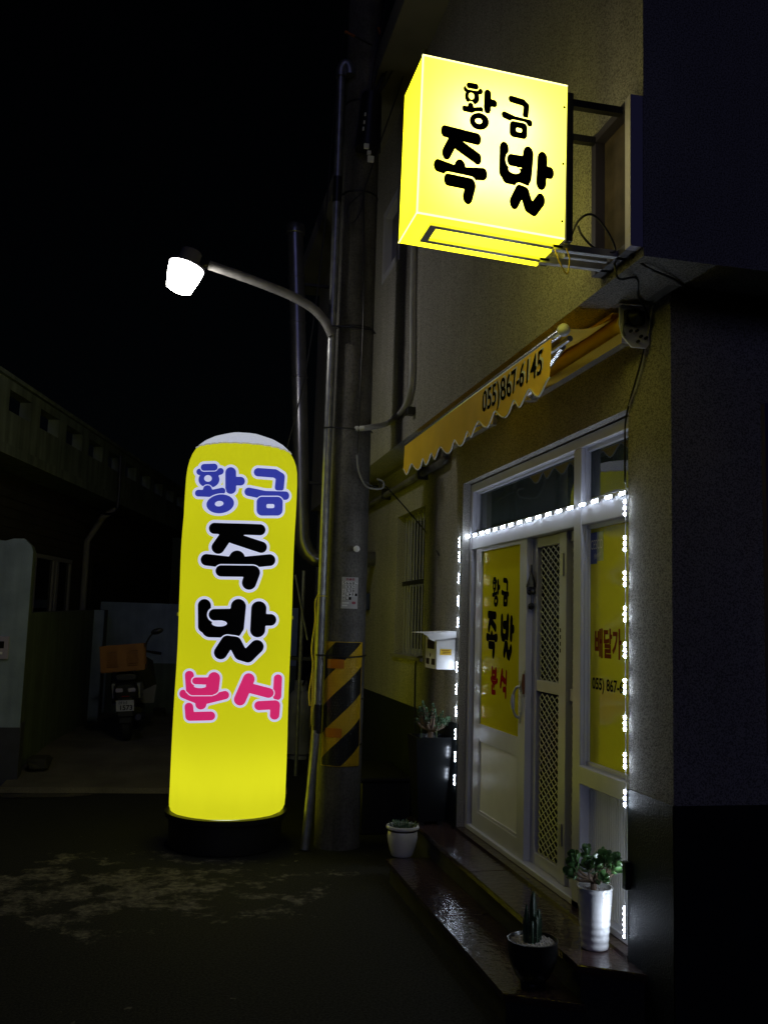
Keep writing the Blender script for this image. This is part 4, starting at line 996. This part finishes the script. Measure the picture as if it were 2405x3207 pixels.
# ------------------------------------------------------------------ potted plants
leaf_m = mat('jade_leaf', (.075,.17,.05), .32, var=.4, vscale=25, coat=.25); leaf2 = mat('grey_green_leaf', (.075,.14,.075), .4, var=.3, vscale=25)
bark = mat('succulent_bark', (.16,.11,.075), .8, var=.3, vscale=30); gravel_m = mat('pale_gravel', (.4,.37,.34), .85, var=.35, vscale=60, bump=.3)
soil_m = mat('soil', (.03,.022,.015), .95)
def gravel(name, T, c, r, n=160, s=.006, m=gravel_m):
    q = MB(); q.lathe([(r,-.01),(r,0),(1e-5,.002)], c, 20)
    for _ in range(n):
        a = random.uniform(0, 6.283); d = r*.97*math.sqrt(random.random()); k = s*random.uniform(.6,1.4)
        x, y, z = c[0]+d*math.cos(a), c[1]+d*math.sin(a), c[2]+.001
        q.add([(x-k,y,z),(x,y-k*.8,z),(x+k,y,z+.001),(x,y+k*.9,z),(x+random.uniform(-k,k)*.3,y,z+k)], [(0,1,4),(1,2,4),(2,3,4),(3,0,4)])
    o = q.build(name, m, T); o['kind'] = 'stuff'; return o
def leaf(q, p, d, up, L, W, th=.004, cup=.25):
    """thick obovate succulent leaf"""
    d = d.normalized(); sd = d.cross(up)
    if sd.length < 1e-3: sd = d.cross(Vector((1,0,0)))
    sd.normalize(); nn = sd.cross(d)
    prof = [(0,.12),(.2,.28),(.45,.62),(.68,.95),(.85,.9),(.96,.5),(1,.05)]
    V = []
    for t, wv in prof:
        c = p+d*L*t+nn*(cup*L*t*t)
        V += [tuple(c-sd*W*wv*.5+nn*th*.6), tuple(c+nn*th*-.1+nn*th), tuple(c+sd*W*wv*.5+nn*th*.6), tuple(c-nn*th*.9)]
    F = []
    for i in range(len(prof)-1):
        a = i*4; b = a+4
        F += [(a,a+1,b+1,b),(a+1,a+2,b+2,b+1),(a+2,a+3,b+3,b+2),(a+3,a,b,b+3)]
    e = (len(prof)-1)*4; F += [(e,e+1,e+2,e+3)]
    q.add(V, F)
def succulent(T, base, H, spread, nb, L, W, lm, per=9, seed=1, cup=.25):
    rnd = random.Random(seed); tq = MB(); lq = MB(); b = Vector(base)
    fork = b+Vector((rnd.uniform(-.005,.005), rnd.uniform(-.005,.005), H*.22))
    for k in range(nb):
        az = 2*math.pi*k/nb+rnd.uniform(-.4,.4); r = spread*rnd.uniform(.45,1); z = H*rnd.uniform(.45,1)*(1-.25*r/spread)
        tip = b+Vector((math.cos(az)*r, math.sin(az)*r, z)); mid = fork.lerp(tip, .5)+Vector((math.cos(az)*r*.18, math.sin(az)*r*.18, -H*.04))
        pth = spline([tuple(b), tuple(fork), tuple(mid), tuple(tip)], 4); n = len(pth)
        tq.tube(pth, [max(.0035, .0095*(1-i/n)+.003)*H/.2 for i in range(n)], 7)
        ax = (tip-mid).normalized()
        for i in range(per):
            t = 1-(i/per)*.62; p = mid.lerp(tip, t); a = i*2.4+rnd.uniform(-.3,.3)
            s1 = ax.cross(Vector((0,0,1)) if abs(ax.z) < .9 else Vector((1,0,0))).normalized(); s2 = ax.cross(s1)
            open_ = .35+.9*(1-t)/.62+rnd.uniform(-.1,.15)
            d = ax*math.cos(open_)+(s1*math.cos(a)+s2*math.sin(a))*math.sin(open_)
            leaf(lq, p, d, ax, L*rnd.uniform(.75,1.15), W*rnd.uniform(.8,1.1), .0035*L/.05, cup)
    tq.build('stem', bark, T, smooth=True); o = lq.build('foliage', lm, T, smooth=True, ang=50); o['kind'] = 'stuff'
# jade plant in white cup on upper step
c = PZ(1873, 2982, .30); px_, py_ = c[0]+.008, c[1]+.055
JP = thing('potted_jade_plant', 'jade plant in a tall ribbed white ceramic pot beside the right LED strip', 'potted plant', (px_, py_, .30))
prof = [(.055,0),(.06,.004)]
for i in range(33):
    z = .008+i*.0078; rr = .0605+(.080-.0605)*(z/.265)
    rib = .0014*math.sin(i*1.57*1.0)*(1 if z < .13 else .35); prof.append((rr+rib, z))
prof += [(.082,.263),(.082,.27),(.074,.27),(.072,.245)]
MB().lathe(prof, (px_, py_, .30), 40).build('pot', ceramic, JP, smooth=True, ang=60)
gravel('gravel', JP, (px_, py_, .30+.247), .071)
succulent(JP, (px_-.005, py_, .30+.245), .20, .115, 13, .052, .036, leaf_m, 10, 3, .2)
# cactus in dark bowl on lower step
c = PZ(1690, 3100, .15); px_, py_ = c[0]-.012, c[1]+.06
CP = thing('potted_cactus', 'spiny dark cactus in a round black bowl with gravel on the lower step', 'potted plant', (px_, py_, .15))
MB().lathe([(.055,0),(.06,.012),(.058,.02),(.082,.05),(.104,.10),(.112,.15),(.112,.19),(.115,.196),(.108,.198),(.102,.18)], (px_, py_, .15), 36).build('pot', mat('black_glaze', (.012,.012,.012), .3), CP, smooth=True)
gravel('gravel', CP, (px_, py_, .15+.183), .1, 260, .007)
cact = mat('cactus_green', (.02,.05,.022), .5); q = MB(); sp = MB()
for dx, dy, h, r in ((0,0,.22,.014),(-.028,.01,.13,.012),(.03,.005,.14,.011),(-.012,-.022,.1,.014),(.015,.025,.16,.011),(.01,-.02,.12,.013),(-.035,-.01,.17,.008)):
    nrm = 10; prof = [(r*.8,0),(r,h*.3),(r*.95,h*.7),(r*.6,h*.93),(1e-5,h)]
    q.lathe(prof, (px_+dx, py_+dy, .15+.183), nrm, None, lambda a, z: .004*(1 if round(a/(6.2832/nrm)) % 2 else -1)*(1 if z < h*.9 else .2))
    for k in range(42):
        a = random.uniform(0, 6.283); z = random.uniform(.02, h); v = Vector((math.cos(a), math.sin(a), random.uniform(-.2,.6))); b_ = Vector((px_+dx+r*math.cos(a), py_+dy+r*math.sin(a), .333+z))
        e = b_+v*random.uniform(.01,.022); s_ = v.cross(Vector((0,0,1))).normalized()*.0007
        sp.add([tuple(b_-s_), tuple(b_+s_), tuple(e)], [(0,1,2)])
q.build('cactus', cact, CP, smooth=True); o = sp.build('spines', mat('spine', (.4,.4,.33), .6), CP); o['kind'] = 'stuff'
# white pot at far end of lower step
c = PZ(1266, 2686, .15); px_, py_ = c[0], c[1]+.07
WP = thing('potted_succulent', 'low succulent in a round white glazed pot on the far end of the lower step', 'potted plant', (px_, py_, .15))
MB().lathe([(.072,0),(.076,.006),(.084,.03),(.098,.08),(.106,.125),(.103,.155),(.097,.17),(.1,.178),(.114,.182),(.116,.192),(.112,.2),(.1,.2),(.098,.17)], (px_, py_, .15), 40).build('pot', ceramic, WP, smooth=True)
MB().lathe([(.1,.165),(.1,.175),(1e-5,.178)], (px_, py_, .15), 20).build('soil', soil_m, WP)
lq = MB(); rnd = random.Random(5)
for i in range(90):
    a = rnd.uniform(0,6.28); d_ = .085*math.sqrt(rnd.random()); p = Vector((px_+d_*math.cos(a), py_+d_*math.sin(a), .15+.176+rnd.uniform(0,.025)))
    leaf(lq, p, Vector((math.cos(a)*.6, math.sin(a)*.6, rnd.uniform(.3,1.2))), Vector((0,0,1)), .03, .013, .003, .2)
o = lq.build('foliage', leaf2, WP, smooth=True); o['kind'] = 'stuff'
# tall square planter
px_, py_ = 1.885, 6.74
TP = thing('tall_planter', 'branching succulent in a tall tapered glossy black planter left of the door', 'potted plant', (px_, py_, .30))
q = MB(); a0, a1, H = .098, .135, .62
def ring(a, z): return [(px_-a, py_-a, z), (px_+a, py_-a, z), (px_+a, py_+a, z), (px_-a, py_+a, z)]
V = ring(a0,.325)+ring(a1,.30+H)+ring(a1-.012,.30+H)+ring(a1-.02,.30+H-.04)
q.add(V, [(3,2,1,0)]+[(r_*4+i, r_*4+(i+1)%4, r_*4+4+(i+1)%4, r_*4+4+i) for r_ in range(3) for i in range(4)]); q.build('planter', mat('gloss_black', (.006,.007,.008), .22, spec=.3), TP)
for sx_ in (-1,1):
    for sy_ in (-1,1): box('foot', black_m, TP, px_+sx_*.07-.018, px_+sx_*.07+.018, py_+sy_*.07-.018, py_+sy_*.07+.018, .30, .327)
q = MB(); q.box(px_-a1+.02, px_+a1-.02, py_-a1+.02, py_+a1-.02, .30+H-.045, .30+H-.03); q.build('soil', gravel_m, TP)
succulent(TP, (px_, py_-.02, .30+H-.03), .30, .14, 22, .034, .017, leaf2, 12, 11, .12)
q = MB()
for dx, dy, h in ((-.07,-.02,.2),(.03,-.08,.1)): q.tube([(px_+dx, py_+dy, .30+H-.03), (px_+dx, py_+dy, .30+H+h)], .0025, 5)
q.build('plant_stake', mat('green_stake', (.1,.16,.05), .6), TP)

# ================================================================== LEFT SIDE
grn = mat('pale_green_wall', (.095,.12,.10), .9, var=.2, vscale=3, bump=.3, bscale=70, streak=.25); blu = mat('pale_blue_wall', (.24,.30,.42), .9, var=.2, vscale=4, bump=.35, bscale=60, streak=.15)  # blue wall colour deepened to carry the bluish night light
dkb = mat('wall_foot_paint', (.04,.042,.07), .8, var=.2)
# gate pillar
pz = PZ(60, 2430, .0)
GPx, GPy = -1.45, 10.05
GP = thing('gate_pillar', 'tall rough gate pillar with pale blue face at the left edge', 'pillar', (GPx-.6, GPy, 0))
ztop = 2.48
def jag(y): 
    return [(GPx-2.2,0),(GPx,0),(GPx,ztop-.13),(GPx-.02,ztop-.07),(GPx-.09,ztop),(GPx-.2,ztop-.005),(GPx-.27,ztop-.03),(GPx-.33,ztop-.028),(GPx-.38,ztop+.01),(GPx-2.2,ztop+.01)]
q = MB(); q.cur = 0; q.prismy(jag(0), GPy, GPy+.22)
for i, f in enumerate(q.f): q.mi[i] = 0 if i == 0 else 1
q.build('pillar_body', [blu, grn], GP)
q = MB(); q.box(GPx-2.2, GPx+.012, GPy-.02, GPy-.002, -.01, .58); q.box(GPx+.001, GPx+.012, GPy-.002, GPy+.23, -.01, .62); q.build('foot_band', dkb, GP)
p = PY(5, 2030, GPy)
IC = thing('intercom', 'lilac door intercom panel on the pillar at the left edge', 'intercom', (p[0], GPy, p[2]))
box('panel', mat('intercom_lilac', (.34,.30,.42), .4), IC, p[0]-.14, p[0]+.075, GPy-.03, GPy-.001, p[2]-.11, p[2]+.12, b=.005)
box('screen', black_ink, IC, p[0]-.1, p[0]+.03, GPy-.033, GPy-.0305, p[2]+.0, p[2]+.07)
box('button', white_paint, IC, p[0]-.01, p[0]+.02, GPy-.036, GPy-.031, p[2]-.06, p[2]-.035, b=.002)
# side wall of the yard
GW = thing('garden_wall', 'low pale green garden wall beside the parked scooter', 'wall', (-1.3, 12.5, 0))
wl = [(-1.50,10.28),(-1.02,15.2)]
q = MB(); q.add([(wl[0][0],wl[0][1],0),(wl[1][0],wl[1][1],0),(wl[1][0]-.18,wl[1][1],0),(wl[0][0]-.18,wl[0][1],0)]+[(wl[0][0],wl[0][1],1.72),(wl[1][0],wl[1][1],1.80),(wl[1][0]-.18,wl[1][1],1.80),(wl[0][0]-.18,wl[0][1],1.72)],
               [(0,1,5,4),(1,2,6,5),(2,3,7,6),(3,0,4,7),(4,5,6,7)]); q.build('wall_body', grn, GW)
q = MB(); x = -1.13; y = 14.0; q.box(x, x+.14, y, y+.14, .15, 1.79); q.build('corner_strip', blu, GW)
BW = thing('yard_wall', 'pale blue and green wall closing the yard behind the scooter', 'wall', (.0, 15.5, 0))
q = MB(); q.box(-1.15, 2.0, 15.4, 15.6, .0, 1.93); q.build('wall_body', blu, BW)
q = MB(); q.box(-1.0, 2.0, 15.385, 15.398, .0, .98); q.build('painted_dado', grn, BW)
for i, (x, y, s, lb) in enumerate(((-.13,15.1,.1,'dark stone block at the foot of the yard wall right of the scooter'),(.14,15.0,.09,'smaller dark stone near the inflatable sign at the yard wall'),(-1.30,10.5,.11,'dark slanted stone at the foot of the green garden wall'))):
    z = DZ(y); q = MB(); q.bbox(x-s, x+s, y-s*1.6, y+s*1.6, z-.01, z+s*1.0, .03); q.v = [(a+random.uniform(-.02,.02), b+random.uniform(-.02,.02), c_) for a, b, c_ in q.v]
    tag(q.build('stone_block', riser_m), lb, 'stone')
# house with balustraded roof
H0 = np.array([-2.03, 11.0]); H1 = np.array([0.0, 20.0]); hd = (H1-H0)/np.linalg.norm(H1-H0); hn = np.array([-hd[1], hd[0]])   # hn: away from the lane
HS = thing('house', 'dark single-storey house with openwork concrete roof parapet at left', 'house', (-3.0, 15.0, 0))
def hp(s, n_, z): p = H0+hd*s+hn*n_; return (p[0], p[1], z)
def hbox(q, s0, s1, n0, n1, z0, z1):
    return q.add([hp(s0,n0,z0),hp(s1,n0,z0),hp(s1,n1,z0),hp(s0,n1,z0),hp(s0,n0,z1),hp(s1,n0,z1),hp(s1,n1,z1),hp(s0,n1,z1)], [(0,3,2,1),(4,5,6,7),(0,1,5,4),(1,2,6,5),(2,3,7,6),(3,0,4,7)])
SS0, SS1 = -3.5, 11.0
par = mat('parapet_concrete', (.2,.235,.21), .9, var=.3, vscale=2, bump=.3, bscale=50, streak=.35)
q = MB(); hbox(q, SS0, SS1, 0, 4.5, 3.53, 3.65); q.build('roof_slab', par, HS)
q = MB(); hbox(q, SS0, SS1, .05, .20, 3.651, 4.06); hbox(q, SS0, SS1, .05, .20, 4.31, 4.42); hbox(q, SS0, SS1, .0, .24, 4.421, 4.47); q.build('parapet_rail', par, HS)
def sat(px, py):   # distance along the parapet for a pixel on its face
    d = ray(px, py); n3 = np.array([hn[0], hn[1]]); o2 = H0+hn*.05
    t = (n3 @ o2)/(n3 @ d[:2]); pt = d[:2]*t; return (pt-o2) @ hd
holes = [(sat(a, b_), sat(c_, d_)) for a, b_, c_, d_ in ((32,1245,103,1290),(130,1318,188,1355),(209,1375,258,1410),(278,1425,318,1455))]
ss = [SS0]; 
pitch = np.mean(np.diff([h[0] for h in holes])); wid = np.mean([h[1]-h[0] for h in holes])
k0 = holes[0][0]; k = math.ceil((SS0-k0)/pitch); s_ = SS0; i_ = k
while s_ < SS1:
    h0 = k0+i_*pitch; h1 = h0+max(wid, .25)
    if h0 > s_:
        q = MB(); hbox(q, s_, min(h0, SS1), .05, .20, 4.061, 4.309); q.build('parapet_post', par, HS)
    s_ = h1; i_ += 1
    if i_ > 80: break
wallh = mat('house_siding', (.055,.045,.035), .85, var=.3, vscale=3)
q = MB(); hbox(q, SS0, SS1, .55, .75, 0, 3.529); q.build('wall', wallh, HS)
q = MB(); hbox(q, SS0+.2, SS0+.4, .75, 4.4, 0, 3.529); hbox(q, SS1-.2, SS1, .75, 4.4, 0, 3.529); q.build('end_wall', wallh, HS)
for i in range(12):
    q = MB(); hbox(q, SS0, SS1, .533, .549, 1.95+i*.125, 2.06+i*.125); q.build('siding_board', wallh, HS)
def hs(px, py):
    d = ray(px, py); o2 = H0+hn*.53; t = (hn @ o2)/(hn @ d[:2]); p3 = CAM+d*t; return (p3[:2]-o2) @ hd, p3[2]
(wa, wz1_), (wb_, _), (_, wz0_) = hs(100, 1745), hs(215, 1760), hs(150, 1950)
q = MB(); hbox(q, wa, wb_, .50, .52, wz0_-.25, wz1_); wn = q.build('window', dark_glass, HS)
q = MB()
for s0, s1 in ((wa, wa+.06), (wb_-.06, wb_), ((wa+wb_)/2+.12, (wa+wb_)/2+.2), ((wa+wb_)/2-.02, (wa+wb_)/2+.06)): hbox(q, s0, s1, .47, .499, wz0_-.25, wz1_)
hbox(q, wa, wb_, .465, .498, wz1_, wz1_+.06); q.build('window_frame', mat('lilac_frame', (.30,.28,.34), .5), wn)
(ds, _), (dd, dz1) = hs(255, 1800), hs(300, 1720)
q = MB(); q.tube([hp(ds, .47, .2), hp(ds, .47, 2.9), hp(ds-.1, .2, 3.3), hp(ds-.1, .0, 3.42)], .05, 8); q.build('downpipe', MATS['lilac_frame'], HS, smooth=True)
q = MB(); hbox(q, dd-.2, dd+.8, .50, .525, .2, 2.6); q.build('door', mat('house_door', (.02,.018,.016), .6), HS)
wire('roof_cable', 'dark cable looping under the house eave', [hp(4.6,-.02,4.3), hp(4.6,-.03,3.6), hp(4.5,.0,3.35), hp(3.9,.1,3.3), hp(3.2,.3,3.36)], .02)
# wet patch by the drive
q = MB(); n = 40; V = []
for i in range(n):
    a = 2*math.pi*i/n; rr = 1+.1*math.sin(3*a+1)+.07*math.sin(5*a); V.append((-1.15+.42*rr*math.cos(a), 9.55+.12*rr*math.sin(a), .004))
q.add(V, [tuple(range(n))]); tag(q.build('puddle', mat('water_film', (.02,.02,.022), .06, spec=.7)), None, kind='structure')

# ------------------------------------------------------------------ scooter
sx_, sy_ = PZ(396, 2326, .2)[:2]
SC = thing('motor_scooter', 'parked delivery scooter seen from behind with number plate 1573', 'scooter', (sx_, sy_+.22, .2), rot=(0, R(-3.5), R(-2)))
blk = mat('scooter_black', (.015,.015,.016), .35); wht = mat('scooter_silver', (.32,.32,.33), .35, .2); tyre = mat('tyre_rubber', (.014,.014,.014), .85)
RY = Matrix.Rotation(R(90), 3, 'Y')
def wheel(y):
    o = MB().lathe([(.15,-.05),(.19,-.058),(.215,-.04),(.222,0),(.215,.04),(.19,.058),(.15,.05)], (0,y,.222), 28, RY).build('wheel', tyre, SC, smooth=True, local=True)
    MB().lathe([(.03,-.06),(.05,-.045),(.14,-.045),(.152,-.03),(.152,.03),(.14,.045),(.05,.045),(.03,.06)], (0,y,.222), 20, RY).build('rim', alu_grey, o, smooth=True, local=True)
wheel(0); wheel(1.22)
def loft(name, secs, m, parent=SC):   # secs: (y, zc, half w, half h)
    q = MB(); n = 14; V = []
    for y, zc, w_, h_ in secs:
        for k in range(n):
            a = 2*math.pi*k/n; cx_, sz_ = math.cos(a), math.sin(a)
            V.append((w_*math.copysign(abs(cx_)**.6, cx_), y, zc+h_*math.copysign(abs(sz_)**.6, sz_)))
    F = [(i*n+k, i*n+(k+1)%n, (i+1)*n+(k+1)%n, (i+1)*n+k) for i in range(len(secs)-1) for k in range(n)]+[tuple(range(n))[::-1], tuple(range((len(secs)-1)*n, len(secs)*n))]
    q.add(V, F); return outward(q.build(name, m, parent, smooth=True, local=True))
loft('tail_body', [(-.22,.62,.11,.07),(-.18,.60,.145,.12),(.0,.58,.165,.14),(.25,.55,.16,.15),(.45,.5,.13,.12)], blk)
for s in (-1,1):
    q = MB(); q.add([(s*.168,-.16,.70),(s*.178,.1,.70),(s*.17,.42,.62),(s*.15,.42,.45),(s*.178,.1,.47),(s*.165,-.10,.52)]+[(s*.13,-.16,.70),(s*.13,.1,.70),(s*.12,.42,.62),(s*.12,.42,.45),(s*.12,.1,.47),(s*.12,-.10,.52)],
               [(0,1,2,3,4,5)]+[(i,(i+1)%6,6+(i+1)%6,6+i) for i in range(6)]); outward(q.build('side_panel', wht, SC, local=True))
    box('tail_light', mat('lamp_lens', (.35,.32,.45), .1, coat=1), SC, s*.075-.045, s*.075+.045, -.235, -.2, .60, .65, b=.01, local=True)
box('brake_light', mat('red_lens', (.25,.012,.008), .2), SC, -.045, .045, -.245, -.21, .53, .56, b=.008, local=True)
loft('seat', [(-.15,.78,.12,.035),(.0,.79,.14,.045),(.35,.77,.13,.045),(.55,.74,.09,.03)], mat('seat_vinyl', (.02,.02,.02), .6))
q = MB(); q.bbox(-.10,.10,-.27,-.2,.30,.55,.02); q.bbox(-.085,.085,-.25,-.05,.22,.33,.02); q.build('mudguard', blk, SC, local=True)
pt = box('number_plate', mat('plate_grey', (.36,.36,.42), .5), SC, -.105, .105, -.285, -.279, .38, .51, b=.002, local=True)
text_fit('1573', -.055, .085, .395, .45, lambda u, v: (u, -.2865, v), .02).build('plate_number', black_ink, pt, local=True)
text_fit('경남', -.085, .03, .465, .5, lambda u, v: (u, -.2865, v), .0).build('plate_region', black_ink, pt, local=True)
loft('floorboard', [(.4,.32,.15,.05),(.7,.27,.17,.05),(.95,.32,.16,.06)], blk)
q = MB(); q.add([(-.27,.93,.36),(.27,.93,.36),(.30,1.0,.60),(.26,.95,.92),(.14,.9,1.0),(-.14,.9,1.0),(-.26,.95,.92),(-.30,1.0,.60)]+[(-.2,1.06,.36),(.2,1.06,.36),(.2,1.12,.60),(.18,1.06,.92),(.1,1.0,1.0),(-.1,1.0,1.0),(-.18,1.06,.92),(-.2,1.12,.60)],
              [tuple(range(8))[::-1], tuple(range(8,16))]+[(i,(i+1)%8,8+(i+1)%8,8+i) for i in range(8)]); q.build('front_shield', blk, SC, local=True)
tubeo('fork', dark_metal, SC, [(0,.95,.95),(0,1.22,.22)], .035, 8, local=True)
tubeo('handlebar', dark_metal, SC, spline([(-.34,.78,1.02),(-.15,.88,1.05),(0,.92,1.03),(.15,.88,1.05),(.34,.78,1.02)],4), .014, 8, local=True)
for s in (-1,1):
    tubeo('grip', blk, SC, [(s*.25,.83,1.035),(s*.37,.765,1.015)], .02, 8, local=True)
    if s < 0: continue
    mo = tubeo('mirror', blk, SC, spline([(s*.17,.88,1.06),(s*.18,.88,1.16),(s*.24,.87,1.26),(s*.30,.86,1.3)],4), .011, 6, local=True)
    q = MB(); q.lathe([(.02,0),(.055,.008),(.06,.02),(.03,.035),(1e-5,.04)], (0,0,0), 16, Matrix.Rotation(R(90),3,'X')); q.v = [(s*.32+x*1.3+z*s*.5, .88+y, 1.31+z*.75) for x, y, z in q.v]; q.build('mirror_head', blk, mo, smooth=True, local=True)
MB().sphere((0,.92,1.0), .1, 12, 8).build('instrument_cowl', blk, SC, smooth=True, local=True)
tubeo('exhaust', dark_metal, SC, [(.15,-.25,.30),(.17,.0,.27),(.14,.35,.24)], [.04,.05,.03], 10, local=True)
tubeo('rear_rack', dark_metal, SC, [(-.1,-.2,.84),(-.1,.3,.84),(.1,.3,.84),(.1,-.2,.84)], .01, 6, local=True)
# crate on the rack
CRm = mat('orange_crate_plastic', (.27,.10,.012), .55, var=.15)
CR = thing('plastic_crate', 'orange slatted plastic crate strapped on the back of the scooter', 'crate', (sx_-.085, sy_+.20, .2+.855), rot=(0, R(-6), R(-2)))
cw, cdp, chh = .25, .18, .31
for s in (-1, 1):
    for nm, fn in (('side_wall', 0), ('end_wall', 1)):
        q = MB()
        if fn == 0:
            y = s*cdp; ys_ = (y-.012, y)
            if s > 0: ys_ = (y, y+.012)
            for z0, z1 in ((0,.05),(chh-.05,chh)): q.box(-cw, cw, *ys_, z0, z1)
            for x in (-cw, -.055, cw-.06): q.box(x, x+(.11 if x == -.055 else .06), *ys_, .05, chh-.05)
            for i in range(7): q.box(-cw+.06, -.055, ys_[0]+.003, ys_[1]-.003, .06+i*.029, .076+i*.029); q.box(.055, cw-.06, ys_[0]+.003, ys_[1]-.003, .06+i*.029, .076+i*.029)
        else:
            x = s*cw; xs_ = (x, x+.012) if s > 0 else (x-.012, x)
            for z0, z1 in ((0,.05),(chh-.05,chh)): q.box(*xs_, -cdp, cdp, z0, z1)
            for y in (-cdp, 0, cdp-.05): q.box(*xs_, y, y+.05, .05, chh-.05)
        q.build(nm, CRm, CR, local=True)
q = MB(); q.box(-cw, cw, -cdp, cdp, -.01, -.0005); q.build('crate_floor', CRm, CR, local=True)
q = MB(); q.box(-cw-.013, cw+.013, -cdp-.014, -cdp-.0125, chh-.03, chh+.004); q.build('rim', CRm, CR, local=True)

# side window at right edge of frame
p = PY(2380, 1260, YC); sxw = p[0]
q = MB()
a = PY(2376,1266,YC)[2]; b = PY(2376,2330,YC)[2]
wn = box('side_wall_window', dark_glass, B, sxw+.05, sxw+1.2, YC-.004, YC-.0008, b, a-.05)
q.box(sxw, sxw+.05, YC-.03, YC-.001, b-.04, a); q.box(sxw+.05, sxw+1.25, YC-.03, YC-.005, a-.05, a); q.box(sxw+.05, sxw+1.25, YC-.03, YC-.005, (a+b)/2+.2, (a+b)/2+.26); q.build('window_frame', mat('violet_frame', (.12,.10,.2), .4), wn)

q = MB(); la, lb = PY(2394, 1372, YC), PY(2394, 1492, YC); q.box(la[0], la[0]+.25, YC-.008, YC-.0045, lb[2], la[2]); q.build('lit_pane', emit('lit_window_pane', (.42,.6,.48), .8), wn)
